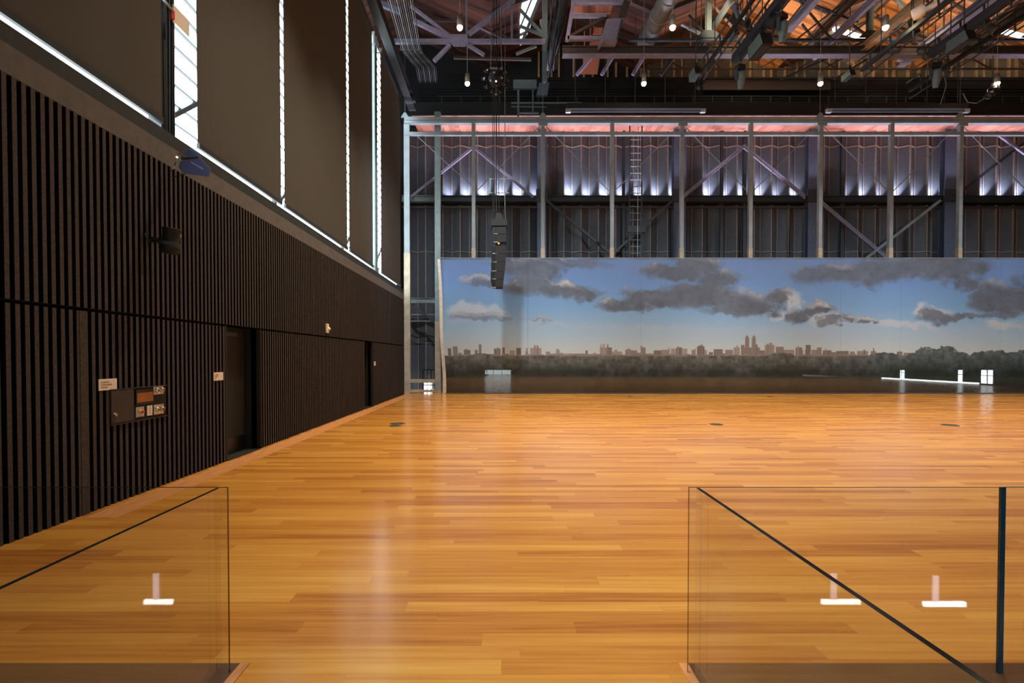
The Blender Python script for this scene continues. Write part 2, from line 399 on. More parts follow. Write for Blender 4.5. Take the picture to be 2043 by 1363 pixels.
# post with cables beside the wide gap
t = thing('steel_post', (-5.08, 7.55, 4.93), 'dark steel post with cables left of the wide bright window gap', 'post')
m = MB(); m.ibeam((-5.1, 7.56, 4.95), (-5.1, 7.56, 14.5), 0.16, 0.3, 0.02); m.build('shaft', 'channel', t)
for k in range(4):
    m = MB(); m.tube([(-5.0, 7.50 + 0.055 * k, 5.0), (-4.99 , 7.50 + 0.055 * k + 0.02 * math.sin(k), 7.2), (-5.0, 7.47 + 0.07 * k, 9.0), (-5.0, 7.5 + 0.05 * k, 14)], 0.014, 6)
    m.build('cable', 'steel_navy' if k % 2 else 'black', t)
t = thing('steel_post', (-5.05, 19.6, 4.93), 'pale vertical steel post standing between the two farthest blinds', 'post')
m = MB(); m.ibeam((-4.98, 19.45, 5.05), (-4.98, 19.45, 14.2), 0.14, 0.36, 0.02, up=(0, 1, 0)); m.build('shaft', 'steel_teal', t)
m = MB(); m.box((-5.06, 19.2, 5.06), (-4.9, 19.75, 5.3)); m.build('base_plate', 'steel_teal', t)
m = MB(); m.box((-5.06, 19.2, 13.7), (-4.86, 19.75, 14.0)); m.build('cap_plate', 'alu', t)
# emergency sign box in the wide gap
sp = P(350, 22, 7.45 / 1.0)
t = thing('exit_sign', (-4.98, 7.62, 6.9), 'small exit sign box with red face hung in the bright window gap', 'sign')
zc = 1.82 + (712 - 22) / 655 * 4.98 * 0.985
m = MB(); m.box((-5.0, 7.62, zc - 0.13), (-4.96, 8.0, zc + 0.13)); m.build('sign_box', 'white', t)
m = MB(); m.box((-4.99, 7.58, zc - 0.11), (-4.94, 7.62, zc + 0.02)); m.build('sign_face', 'red', t, 0.004)
m = MB(); m.bar((-4.97, 7.38, zc + 0.06), (-4.97, 7.62, zc + 0.02), 0.03); m.build('bracket', 'alu', t)
t.location.z = zc - 0.13
for c in t.children: c.location.z -= (zc - 0.13) - 6.9

# long roof edge beam above the blinds
def single(name, mb, mats, label, cat, group=None, bevel=0):
    return tag(mb.build(name, mats, None, bevel), label, cat, group)
m = MB(); m.ibeam((-4.55, 6, 14.28), (-4.55, 25.2, 14.28), 0.34, 0.42, 0.03)
single('edge_beam', m, 'steel_dark', 'long dark steel beam running along the top of the blinds', 'beam')

# ------------------------------------------------------------------ rear wall: pleated panels with battens
def pleat_x(k): return P(868 + 17.05 * k, 400, YW).x
def wall_rear():
    m = MB(); zt, zg, zb = 14.45, 10.62, 0.0
    k0, k1 = -4, 76
    for tier, (z0, z1) in enumerate(((0.0, 10.3), (10.72, 14.45))):
        for k in range(k0, k1):
            xa, xb = pleat_x(k), pleat_x(k + 1)
            ya, yb = (YW - 0.30 * (k % 2), YW - 0.30 * ((k + 1) % 2))
            m.mat(0); m.add([(xa, ya, z0), (xb, yb, z0), (xb, yb, z1), (xa, ya, z1), (xa, ya + .03, z0), (xb, yb + .03, z0), (xb, yb + .03, z1), (xa, ya + .03, z1)],
                            [(0, 1, 2, 3), (7, 6, 5, 4), (0, 4, 5, 1), (3, 2, 6, 7)])
            m.mat(1); wdt = 0.05 if (k % 2) else 0.035
            m.box((xa - wdt / 2, ya - 0.06, z0), (xa + wdt / 2, ya + 0.02, z1))
            for zr in ((13.62,) if tier else (7.72, 2.6)):
                m.bar((xa, ya - 0.03, zr), (xb, yb - 0.03, zr), 0.05, 0.05)
    m.mat(2); m.box((-6, YW + 0.05, 0), (33, YW + 0.15, 14.5))
    struct('wall_back', m, ['panel_pleat', 'batten', 'dark_wall'])
wall_rear()
# red timber soffit above the pleats
m = MB(); m.box((-4.8, 26.3, 14.40), (33, YW + 0.1, 14.5))
struct('ceiling_soffit', m, 'deck_red')
m = MB(); m.box((-5.0, 26.2, 14.35), (33, 26.3, 15.0)); struct('trim_20', m, 'dark_wall')
# dark end wall above, with boarded gables
RV = [7.25 + 7.85 * k for k in range(-2, 4)]       # roof valleys
ZV, ZR = 17.75, 19.35
def roof_z(x):
    t = ((x - RV[0]) / 7.85) % 1
    return ZV + (ZR - ZV) * (1 - abs(2 * t - 1))
m = MB(); m.box((-9, YW - 0.4, 14.5), (33, YW + 0.3, 17.3)); m.box((-9, YW - 0.45, 17.15), (33, YW - 0.38, 17.32))
for z in np.arange(14.6, 16.8, 0.16): m.box((-4.7, YW - 0.46, z), (33, YW - 0.4, z + 0.05))
m.mat(1)
for i in range(-1, 5):
    x0 = RV[0] + 7.85 * i
    m.mat(0 if i < 2 else 1)
    m.prism([(x0, YW - 0.3, 17.3), (x0 + 7.85, YW - 0.3, 17.3), (x0 + 7.85, YW - 0.3, ZV), (x0 + 3.92, YW - 0.3, ZR), (x0, YW - 0.3, ZV)], (0, 0.2, 0))
m.mat(2)
for i in range(0, 62):
    x = 1.9 + i * 0.62 + 0.12 * math.sin(i * 2.3)
    if x > 31: break
    m.box((x, YW - 0.42, 17.3), (x + 0.09, YW - 0.3, roof_z(x) - 0.03))
struct('wall_gable', m, ['dark_wall', 'siding', 'wood_stud'])
# folded timber roof
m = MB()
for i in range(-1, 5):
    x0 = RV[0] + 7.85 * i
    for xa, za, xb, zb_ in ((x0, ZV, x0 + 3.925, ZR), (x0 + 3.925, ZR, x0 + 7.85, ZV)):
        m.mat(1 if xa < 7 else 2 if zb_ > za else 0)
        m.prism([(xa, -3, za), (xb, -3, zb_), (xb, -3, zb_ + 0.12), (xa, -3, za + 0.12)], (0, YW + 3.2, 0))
struct('ceiling', m, ['deck_orange', 'deck_left_shade', 'deck_brown_shade'])
# purlins under each slope, as one trim per slope
ti = 8
for i in range(1, 5):
    x0 = RV[0] + 7.85 * i
    for s in (0, 1):
        m = MB()
        for q in np.arange(21.0, YW - 0.3, 2.4):
            xa, xb = (x0 + 0.1, x0 + 3.8) if s == 0 else (x0 + 4.05, x0 + 7.75)
            m.bar((xa, q, roof_z(xa) - 0.09), (xb, q, roof_z(xb) - 0.09), 0.09, 0.16)
        struct('trim_%d' % ti, m, 'wood_stud' if i > 2 else 'steel_brown'); ti += 1
def R(x, y, gap=0.08):
    """where the line of sight through x, y meets the underside of the roof"""
    Y = 15.0
    while Y < 28.3:
        p = P(x, y, Y)
        if p.z >= roof_z(p.x) - gap: return p
        Y += 0.02
    return P(x, y, 28.2)
# right wall and wall behind the camera
b = MB(); b.box((31, -3, 0), (31.2, YW, 18.5)); struct('wall_right', b, 'slat_back')
b = MB(); b.box((-6.7, -3.2, -4.2), (-2.0, -3.0, 19.4)); b.box((0.8, -3.2, -4.2), (31.2, -3.0, 19.4)); b.box((-2.0, -3.2, 2.4), (0.8, -3.0, 19.4)); b.box((-2.0, -3.2, -4.2), (0.8, -3.0, 0))
struct('wall_front', b, 'lobby')
b = MB(); b.box((-2.0, -3.25, 0), (0.8, -3.2, 2.4)); wd = struct('window_7', b, 'lobby_light')
p = MB()
for x in (-2.0, -1.1, -0.2, 0.76): p.box((x, -3.2, 0), (x + 0.05, -3.1, 2.4))
p.build('window_frame', 'channel', wd)
wn = 8
for y0, y1, z0, z1 in ((10.1, 10.5, 0.1, 3.2), (15.1, 15.4, 0.1, 3.2), (16.75, 17.1, 0.1, 3.2), (17.2, 17.5, 0.1, 3.2), (8.2, 16.6, 0.02, 0.13)):
    b = MB(); b.box((30.97, y0, z0), (31.0, y1, z1)); wd = struct('window_%d' % wn, b, 'daylight_slit'); wn += 1
    p = MB()
    if z1 > 1:
        for z in np.arange(z0 + 0.5, z1, 0.5): p.box((30.94, y0, z), (30.97, y1, z + 0.03))
        p.build('glazing_bar', 'channel', wd)
# glowing slots low in the lobby wall behind the stair openings; emissive stems stand for lit wall
for xa, xb, zc_ in ((-6.28, -5.78, -2.46), (5.55, 6.22, -2.46), (7.33, 8.06, -2.50)):
    b = MB(); b.box((xa, -3.0, zc_ - 0.04), (xb, -2.97, zc_ + 0.04)); b.mat(1).box((xa + 0.16, -2.99, zc_ + 0.04), (xa + 0.26, -2.975, zc_ + 0.5))
    struct('window_%d' % wn, b, ['daylight_slit', 'led']); wn += 1
b = MB(); b.box((-6.7, -3, -4.2), (-6.6, 3.0, 0.0)); struct('wall_lower', b, 'lobby')
# back-left return wall piece closing the corner
b = MB(); b.box((-6.2, 24.3, 0), (-5.6, YW, 14.6)); struct('wall_corner', b, 'dark_wall')
# dim light behind the back frame, at the foot
b = MB(); a1, a2 = P(846, 766, 28.0), P(861, 780, 28.0); b.box((a1.x, 28.05, 0.02), (a2.x, 28.1, 0.35)); struct('window_%d' % wn, b, 'daylight_slit'); wn += 1

# glow lamps on the girt, one in every other pleat
for k in range(0, 74):
    if k % 2 == 0: continue
    xa, xb = pleat_x(k), pleat_x(k + 1)
    px = 868 + 17.05 * k
    skip = any(abs(px - c) < 20 for c in (1082, 1350, 1617, 1890))
    if px < 870 or skip: continue
    e = random.choice((14, 22, 28, 32, 36))
    xm = xb - 0.04
    light('AREA', 'girt_uplight', (xm, YW - 0.34, 10.74), (xm - 0.30, YW - 0.20, 11.7), e * 1.3, (0.74, 0.76, 1.0), shape='RECTANGLE', size=0.30, size_y=0.05, spread=math.radians(105))
light('AREA', 'frame_uplight', (12, 26.9, 10.9), (12, 25.3, 13.4), 420, (0.80, 0.78, 1.0), shape='RECTANGLE', size=34, size_y=0.2, spread=math.radians(80))
light('AREA', 'soffit_wash', (10, 27.1, 11.2), (10, 27.0, 14.4), 300, (0.95, 0.8, 0.95), shape='RECTANGLE', size=34, size_y=0.3, spread=math.radians(110))

# ------------------------------------------------------------------ rear steel: columns, girts, braces
cols = [(1080, 17, 'steel_navy'), (1352, 24, 'steel_navy'), (1618, 26, 'steel_navy'), (1888, 28, 'steel_navy')]
for i, (px, wpx, mt) in enumerate(cols):
    c = P(px, 400, 28.0); wd_ = wpx * 0.0275
    t = thing('steel_column', (c.x, 27.8, 0), 'dark blue-grey steel column behind the frame, %s of four from the left' % ORD[i], 'column')
    m = MB(); m.ibeam((c.x, 27.85, 0.0), (c.x, 27.85, 14.3), wd_, 0.4, 0.04, up=(0, 1, 0)); m.build('shaft', mt, t)
    m = MB(); m.box((c.x - wd_ / 2 - 0.08, 27.6, 10.3), (c.x + wd_ / 2 + 0.08, 27.66, 11.0)); m.build('connection_plate', 'steel_dark', t)
c = P(873.5, 400, 25.6)
t = thing('steel_column', (c.x, 25.6, 0), 'pale teal steel column at the left edge of the backdrop', 'column')
m = MB(); m.box((c.x - 0.15, 25.5, 3.6), (c.x + 0.15, 25.8, 14.2)); m.build('shaft', 'steel_teal', t)
m = MB(); m.box((c.x - 0.152, 25.498, 0), (c.x + 0.152, 25.802, 3.6)); m.build('casing', 'frame_wood', t)
gx = [820, 873, 1080, 1352, 1618, 1888, 2110]
gl = ['short teal girt left of the pale teal column', 'dark girt in the bay left of the first blue-grey column', 'dark girt crossed by the ladder', 'dark girt between second and third blue-grey columns',
      'dark girt between third and fourth blue-grey columns', 'dark girt running out of the right edge of the photo']
for i in range(6):
    a, b_ = P(gx[i] + (4 if i else 0), 398, 27.7), P(gx[i + 1] - 4, 398, 27.7)
    if i == 0: a.x = -5.62
    t = thing('steel_girt', (a.x, 27.7, a.z), gl[i], 'beam')
    m = MB(); m.ibeam((a.x, 27.75, 10.5), (b_.x, 27.75, 10.5), 0.3, 0.32, 0.03); m.build('girt_beam', 'steel_teal' if i in (0,) else 'steel_dark', t)
    m = MB(); m.bar((a.x, 27.9, 10.1), (b_.x, 27.9, 10.1), 0.12, 0.10); m.build('lower_rail', 'steel_brown', t)
a, b_ = P(820, 600, 26.6), P(873, 600, 26.6)
m = MB(); m.ibeam((-5.62, 26.6, a.z), (b_.x, 26.6, a.z), 0.2, 0.27, 0.025); single('steel_girt', m, 'steel_teal', 'teal girt at mid height left of the backdrop', 'beam')
for k, yy in enumerate((628, 641)):
    a, b_ = P(820, yy, 26.7), P(873, yy, 26.7)
    m = MB(); m.tube([(-5.62, 26.7, a.z), (b_.x, 26.7, a.z)], 0.035, 8); single('steel_pipe', m, 'steel_teal', 'thin horizontal pipe left of the backdrop, %s one' % ('upper' if k == 0 else 'lower'), 'pipe')
BR = [((820, 393), (944, 294), 'steel_violet', 'pale violet brace rising right to the frame post, upper left bay'), ((946, 294), (1064, 393), 'steel_violet', 'pale violet brace falling right above the hanging speakers'),
      ((1362, 393), (1482, 294), 'steel_violet', 'double brace rising right in the bay past the ladder'), ((1484, 292), (1606, 393), 'steel_violet', 'double brace falling right to the third column'),
      ((1905, 392), (2048, 280), 'steel_dark', 'dark brace rising right at the right edge of the photo'), ((1994, 270), (2052, 312), 'steel_violet', 'pale brace cut by the right edge of the photo'),
      ((1090, 400), (1230, 516), 'steel_dark', 'dark brace falling right below the girt, right of the hanging speakers'), ((1342, 400), (1212, 516), 'steel_dark', 'dark brace falling left behind the ladder'),
      ((1636, 402), (1772, 517), 'steel_violet', 'lit brace falling right below the girt behind the fence of posts'), ((1876, 400), (1728, 515), 'steel_teal', 'grey-teal brace falling left from the fourth column'),
      ((822, 607), (868, 644), 'steel_dark', 'short dark brace left of the backdrop')]
for bi, (p0, p1, mt, lb) in enumerate(BR):
    d = (27.58 if bi % 2 == 0 else 27.48) if p0[1] < 600 else 26.7
    a, b_ = P(*p0, d), P(*p1, d); m = MB()
    if 'ouble' in lb or 'lit brace' in lb:
        o = Vector((0, 0, 0.09)); m.bar(a + o, b_ + o, 0.07, 0.06); m.bar(a - o, b_ - o, 0.07, 0.06); m.bar(a, b_, 0.02, 0.14)
    else: m.bar(a, b_, 0.10, 0.13)
    single('diagonal_brace', m, mt, lb, 'brace')
for i, (px, w_) in enumerate(((1098, 5), (1443, 6), (1489, 6), (1686, 7), (1246, 5))):
    c = P(px, 300, 27.75); m = MB(); m.ibeam((c.x, 27.95, 0), (c.x, 27.95, 14.3), w_ * 0.028, 0.14, 0.02, up=(0, 1, 0))
    single('wind_post', m, 'steel_dark', ['thin dark post just right of the first blue-grey column', 'thin dark post left of the middle of the double-braced bay', 'thin dark post near the apex of the double brace',
           'thin dark post in the bay right of the third column', 'thin dark post beside the ladder'][i], 'post')
# ladder
c = P(1268, 400, 27.3)
t = thing('ladder', (c.x, 27.3, 0), 'tall dark metal wall ladder seen between frame posts', 'ladder')
for s in (-1, 1):
    m = MB(); m.box((c.x + s * 0.33 - 0.03, 27.27, 0.0), (c.x + s * 0.33 + 0.03, 27.33, 14.3)); m.build('stile', 'steel_dark', t)
m = MB(); m.tube([(c.x + 0.1, 27.2, 4), (c.x + 0.1, 27.2, 14.2)], 0.015, 6); m.build('safety_cable', 'alu', t)
for k in range(38):
    m = MB(); m.tube([(c.x - 0.32, 27.3, 0.6 + 0.36 * k), (c.x + 0.32, 27.3, 0.6 + 0.36 * k)], 0.022, 6); m.build('rung', 'steel_teal', t)
m = MB(); m.box((c.x - 0.45, 27.2, 8.55), (c.x + 0.55, 27.3, 8.9)); m.build('rest_plate', 'steel_dark', t)
# handrail low in the left rear corner
t = thing('handrail', (P(850, 760, 27.2).x, 27.2, 0), 'low black railing in the gap left of the backdrop, bright slot behind', 'railing')
xa, xb = P(844, 750, 27.2).x, P(868, 750, 27.2).x
for z in (1.12, 0.62, 0.28):
    m = MB(); m.bar((xa, 27.2, z), (xb, 27.2, z), 0.05); m.build('rail', 'black', t)
for k in range(4):
    x = xa + (xb - xa) * k / 3; m = MB(); m.bar((x, 27.2, 0), (x, 27.2, 1.12), 0.05); m.build('post', 'black', t)

# ------------------------------------------------------------------ pale frame that carries the backdrop
t = thing('backdrop_frame', (P(812, 700, 25.15).x, 25.15, 0), 'tall pale timber and steel frame standing over the painted backdrop', 'frame')
posts = [812, 945, 1083, 1221, 1360, 1497, 1636, 1777, 1915, 2055]
xl, xr = P(807, 240, 25.15).x, 29.0
zt = P(1000, 240, 25.15).z; z2 = P(1000, 268, 25.15).z
m = MB(); m.box((xl, 25.05, zt - 0.04), (xr, 25.25, zt + 0.13)); m.build('top_beam', 'frame_grey', t)
m = MB(); m.box((xl, 25.02, zt - 0.19), (xr, 25.28, zt - 0.07)); m.build('flange_beam', 'frame_grey', t)
m = MB(); m.box((xl, 25.05, z2 - 0.08), (xr, 25.2, z2 + 0.08)); m.build('lower_rail', 'frame_grey', t)
for z in (zt - 0.42, zt - 0.54):
    m = MB(); m.bar((xl, 25.6, z), (xr, 25.6, z), 0.04, 0.035); m.build('tie_rail', 'steel_teal', t)
for i, px in enumerate(posts):
    c = P(px, 400, 25.15); ww = 0.09 if i else 0.14
    m = MB(); m.box((c.x - ww, 25.08, 7.0), (c.x + ww, 25.26, zt - 0.19)); m.build('post', 'frame_grey', t)
    m = MB(); m.box((c.x - ww - 0.01, 25.07, 0), (c.x + ww + 0.01, 25.27, 7.0 + (0.25 if i else 0))); m.build('post_foot', 'frame_wood', t)
    if i % 2 == 0 and i:
        m = MB(); m.box((c.x - 0.22, 25.0, zt - 0.34), (c.x + 0.22, 25.05, zt - 0.19)); m.build('bracket', 'steel_teal', t)
for i in range(2, len(posts), 2):
    for s in (-1, 1):
        if i + s >= len(posts): continue
        a = P(posts[i] + s * 6, 252, 25.3); b_ = P(posts[i + s] - s * 6, 381, 25.3)
        m = MB(); m.tube([a, b_], 0.022, 6); m.build('tie_rod', 'frame_grey', t)
m = MB(); m.tube([P(822, 262, 25.3), P(942, 372, 25.3)], 0.022, 6); m.build('tie_rod', 'frame_grey', t)
m = MB(); m.box((P(818, 764, 25.15).x, 25.05, 0.62 - 0.1), (P(868, 764, 25.15).x, 25.2, 0.62 + 0.08)); m.build('foot_rail', 'frame_wood', t)
m = MB(); m.box((P(818, 764, 25.15).x, 25.05, 0.04), (P(868, 764, 25.15).x, 25.2, 0.16)); m.build('foot_rail', 'frame_wood', t)
# chain hoists standing on the frame
for i, (px, w_) in enumerate(((808, 'leftmost, beside the blinds'), (1083, 'above the post left of the ladder'), (1636, 'between the two long hanging lights'), (1915, 'at the right end of the right long light'))):
    c = P(px, 236, 25.15)
    t = thing('hoist_hook', (c.x, 25.15, zt + 0.13), 'triangular chain hoist bracket on the frame, ' + w_, 'hoist')
    m = MB(); m.prism([(c.x - 0.2, 25.1, zt + 0.13), (c.x + 0.2, 25.1, zt + 0.13), (c.x + 0.05, 25.1, zt + 0.36), (c.x - 0.05, 25.1, zt + 0.36)], (0, 0.1, 0)); m.build('bracket', 'frame_grey', t)
    m = MB()
    for k in range(12): m.lathe((c.x, 25.15, zt + 0.36 + 0.1 * k), [(0.0, 0), (0.02, 0.02), (0.025, 0.05), (0.0, 0.09)], n=6)
    m.build('chain', 'chain', t)
    m = MB(); m.tube([(c.x, 25.15, zt + 1.5), (c.x, 25.15, 17.6)], 0.012, 6); m.build('cable', 'chain', t)

# ------------------------------------------------------------------ painted backdrop
def noise2(h, w_, cells_y, cells_x, seed):
    r = np.random.RandomState(seed); g = r.rand(cells_y + 2, cells_x + 2)
    yy = np.linspace(0, cells_y, h); xx = np.linspace(0, cells_x, w_)
    yi = np.minimum(yy.astype(int), cells_y - 1); xi = np.minimum(xx.astype(int), cells_x - 1)
    fy = yy - yi; fx = xx - xi; fy = fy * fy * (3 - 2 * fy); fx = fx * fx * (3 - 2 * fx)
    a = g[yi][:, xi]; b_ = g[yi][:, xi + 1]; c_ = g[yi + 1][:, xi]; d_ = g[yi + 1][:, xi + 1]
    fx = fx[None, :]; fy = fy[:, None]
    return a * (1 - fx) * (1 - fy) + b_ * fx * (1 - fy) + c_ * (1 - fx) * fy + d_ * fx * fy
def fbm(h, w_, cy, cx, seed, n=5):
    t = np.zeros((h, w_)); s = 0
    for o in range(n):
        a = 0.55 ** o; t += a * noise2(h, w_, cy * 2 ** o, cx * 2 ** o, seed + o); s += a
    return t / s
def painting():
    X0, X1, Y0, Y1 = 878.0, 2078.0, 515.0, 786.0
    W, H = 1000, 226
    xs = np.linspace(X0, X1, W); ysr = np.linspace(Y0, Y1, H)
    XX, YY = np.meshgrid(xs, ysr)
    def L3(c): return np.array(c, float)
    stops = [(515, (98, 122, 164)), (560, (98, 130, 176)), (610, (108, 144, 180)), (650, (132, 160, 182)), (685, (158, 172, 178)), (712, (176, 180, 176))]
    img = np.zeros((H, W, 3))
    for ch in range(3): img[:, :, ch] = np.interp(YY, [s[0] for s in stops], [s[1][ch] for s in stops])
    f1 = fbm(H, W, 6, 26, 3); f2 = fbm(H, W, 14, 60, 21); f3 = fbm(H, W, 40, 120, 50, 3)
    XD = XX + (f2 - 0.5) * 60; YD = YY + (f1 - 0.5) * 34 + (f2 - 0.5) * 18
    def dens(lst, dy=0, soft=0.35):
        D = np.zeros((H, W))
        for cx, cy, rx, ry, st in lst:
            q = np.sqrt(((XD - cx) / rx) ** 2 + ((YD + dy - cy) / ry) ** 2)
            D = np.maximum(D, st * np.clip((1.12 - q) / soft, 0, 1))
        return D
    haze = [(930, 640, 90, 12, .5), (1100, 655, 150, 10, .5), (1280, 658, 120, 9, .6), (1430, 668, 160, 9, .5), (1560, 660, 200, 10, .6), (1740, 655, 150, 12, .6), (1880, 668, 120, 8, .4), (2010, 655, 70, 14, .7), (1700, 672, 170, 7, .4)]
    D = dens(haze, soft=0.9)
    for ch, c in enumerate((158, 164, 174)): img[:, :, ch] += (c - img[:, :, ch]) * D * 0.75
    light_ = [(935, 622, 50, 16, .9), (985, 622, 25, 14, .7), (1655, 640, 50, 14, .8), (1800, 652, 70, 9, .8), (1842, 615, 24, 18, 1), (1880, 622, 28, 14, .9), (1575, 600, 22, 26, 1), (1545, 628, 22, 10, .8), (1995, 655, 34, 12, .9), (2030, 620, 40, 14, .6)]
    D = dens(light_, soft=0.55)
    for ch, c in enumerate((172, 176, 180)): img[:, :, ch] += (c - img[:, :, ch]) * D * 0.85
    dark = [(958, 566, 36, 13, .75), (1062, 538, 62, 30, .9), (1090, 522, 130, 12, .75), (1060, 572, 60, 22, .95), (1130, 582, 74, 17, 1), (1075, 642, 30, 7, .5),
            (955, 634, 62, 9, .6), (1340, 538, 70, 18, .95), (1385, 528, 50, 20, .95), (1300, 590, 70, 18, 1), (1245, 608, 60, 17, 1), (1390, 585, 85, 30, 1), (1430, 555, 55, 20, 1),
            (1450, 600, 80, 22, 1), (1500, 610, 60, 22, 1), (1460, 622, 60, 12, .9), (1555, 592, 26, 20, 1), (1590, 630, 32, 12, 1), (1630, 618, 34, 15, 1), (1662, 644, 34, 9, .8), (1680, 636, 18, 12, .9), (1722, 644, 26, 9, .9),
            (1640, 545, 70, 22, .8), (1700, 548, 90, 24, .9), (1790, 535, 120, 24, .9), (1880, 528, 100, 26, .95), (1920, 558, 36, 16, .9), (1870, 630, 46, 16, .95), (1912, 628, 40, 9, .9),
            (1975, 590, 46, 32, 1), (2020, 600, 60, 36, 1), (2060, 560, 50, 20, .8), (1995, 628, 60, 8, .8)]
    D = dens(dark, soft=0.42); DU = dens(dark, dy=9, soft=0.42)
    # sunlit tops where the cloud has just begun
    top = np.clip(D - DU, -1, 1)
    rim = np.clip((DU < D) * (D - DU), 0, 1) * (D > 0.1)
    shade = 88 + 26 * (f2 - 0.3) + 10 * (f3 - .5)
    for ch, (k_, o) in enumerate(((0.94, 0), (1.0, 0), (1.08, 2))):
        img[:, :, ch] += (shade * k_ + o - img[:, :, ch]) * D * 0.93
    edge = dens(dark, dy=-8, soft=0.42); hl = np.clip(D - edge, 0, 1) * np.clip((f1 - 0.42) * 5, 0, 1)
    for ch, c in enumerate((190, 190, 190)): img[:, :, ch] += (c - img[:, :, ch]) * hl * 0.75
    # shifted panels of the print: cooler strip left, faint joins
    for xj in (1278, 1053, 1677, 1796, 1995): img[np.abs(XX - xj) < 0.9] *= 0.93
    # skyline
    B = []
    for o, lst in ((860, [(125, 155, 885), (170, 222, 868), (225, 260, 930), (280, 345, 904), (295, 312, 890), (388, 420, 900), (430, 457, 855), (480, 560, 940), (570, 628, 892), (595, 612, 880), (648, 670, 878), (640, 700, 935), (712, 762, 910), (772, 817, 887),
                   (862, 874, 888), (855, 880, 920), (900, 1000, 886), (936, 946, 860), (960, 970, 858), (930, 950, 872), (955, 975, 872), (1040, 1080, 920), (1080, 1130, 935), (1130, 1165, 900), (1140, 1155, 892), (1160, 1200, 930), (1200, 1400, 938), (1400, 1420, 906),
                   (1425, 1520, 940), (1470, 1500, 930), (1530, 1610, 880), (1534, 1546, 856), (1556, 1574, 846), (1594, 1606, 856), (1600, 1640, 882), (1640, 1735, 918), (1660, 1690, 900), (1760, 1817, 905), (1780, 1800, 892)]),
                   (1240, [(35, 145, 908), (50, 80, 898), (143, 175, 930), (175, 218, 882), (176, 188, 864), (218, 285, 938), (290, 435, 908), (360, 436, 902), (426, 435, 888), (450, 595, 894), (500, 545, 878), (508, 518, 868), (632, 672, 905), (662, 672, 892), (682, 752, 876), (694, 742, 866), (722, 734, 855),
                           (752, 777, 900), (790, 830, 925), (833, 917, 898), (917, 940, 934), (940, 1010, 905), (1018, 1072, 882), (1035, 1052, 866), (1083, 1115, 860), (1118, 1155, 800), (1122, 1151, 788), (1127, 1146, 778), (1134, 1139, 765), (1100, 1255, 878),
                           (1182, 1218, 800), (1186, 1214, 788), (1191, 1210, 778), (1197, 1202, 765), (1216, 1236, 852), (1250, 1330, 908), (1300, 1385, 860), (1318, 1340, 846), (1345, 1366, 838), (1418, 1457, 895), (1400, 1470, 876), (1470, 1565, 900), (1578, 1650, 905), (1580, 1636, 878),
                           (1592, 1606, 864), (1665, 1710, 905), (1668, 1712, 860), (1718, 1768, 905), (1768, 1815, 880), (1838, 1905, 908)]),
                   (1640, [(5, 75, 906), (28, 40, 892), (75, 130, 922), (130, 240, 915), (250, 295, 920), (315, 420, 915), (380, 396, 900), (445, 490, 912), (465, 474, 888), (490, 530, 930), (530, 570, 932), (600, 650, 930), (680, 725, 918), (704, 712, 905), (740, 830, 928), (1000, 1040, 935), (1200, 1280, 938), (1400, 1440, 936), (1500, 1740, 940)])):
        B += [(o + a / 4.543, o + b_ / 4.543, 500 + tp / 4.543) for a, b_, tp in lst]
    rr = np.random.RandomState(9)
    for a, b_, tp in B:
        k_ = rr.uniform(0.82, 1.18); msk = (XX >= a) & (XX < b_) & (YY >= tp) & (YY <= 713)
        c_ = np.array([122, 114, 110]) * k_ + np.array([8, 4, 0])
        win = 1 - 0.10 * ((np.floor(XX / 2.4) + np.floor(YY / 2.4)) % 2)
        for ch in range(3): img[:, :, ch] = np.where(msk, c_[ch] * win, img[:, :, ch])
    ln = (YY > 706 + 5 * fbm(1, W, 1, 90, 77, 3)[0][None, :]) & (YY <= 713)
    for ch, c_ in enumerate((118, 110, 106)): img[:, :, ch] = np.where(ln, c_ + 24 * (f3 - 0.5), img[:, :, ch])
    # trees
    crown = 711.5 - 3.0 * (fbm(1, W, 1, 40, 5)[0] - 0.4)
    for cx, rx, hh in ((1868, 42, 15), (1835, 26, 7), (1970, 34, 11), (1765, 30, 7), (1560, 26, 7), (955, 26, 5), (2020, 34, 8), (2060, 30, 9), (1905, 30, 9)):
        crown -= hh * np.sqrt(np.clip(1 - ((xs - cx) / rx) ** 2, 0, 1)) * (0.7 + 0.6 * fbm(1, W, 1, 160, 31)[0])
    tr = YY > crown[None, :]
    tw = fbm(H, W, 30, 140, 61, 4)
    depth = np.clip((YY - 708) / 46, 0, 1)
    for ch, (c0, c1) in enumerate(((92, 46), (90, 50), (84, 46))):
        v = (c0 + (c1 - c0) * depth) * (0.62 + 0.8 * tw)
        img[:, :, ch] = np.where(tr, v, img[:, :, ch])
    sparse = tr & (YY < 704) & (f3 > 0.60)
    for ch, c_ in enumerate((132, 128, 124)): img[:, :, ch] = np.where(sparse, c_, img[:, :, ch])
    # dark shrubs along the water line and the brown meadow
    sh = np.exp(-((YY - 744) / 10) ** 2) * np.clip((f1 - 0.40) * 5, 0, 1)
    for ch, c_ in enumerate((40, 42, 32)): img[:, :, ch] += (c_ - img[:, :, ch]) * sh * 0.7 * tr
    gr = np.clip((YY - 750 - 6 * (f1 - .5)) / 6, 0, 1)
    for ch, (c_) in enumerate((70, 64, 52)): img[:, :, ch] += (c_ * (0.8 + 0.4 * f2) * (1 - 0.25 * np.clip((YY - 760) / 25, 0, 1)) - img[:, :, ch]) * gr
    cool = np.clip((XX - 1640) / 200, 0, 1) * tr
    img *= (1 - cool[:, :, None] * np.array([0.20, 0.10, 0.04]))
    img *= (0.985 + 0.03 * np.random.RandomState(2).rand(H, W))[:, :, None]
    img = np.clip(img, 0, 255) / 255
    linc = np.where(img <= 0.04045, img / 12.92, ((img + 0.055) / 1.055) ** 2.4)
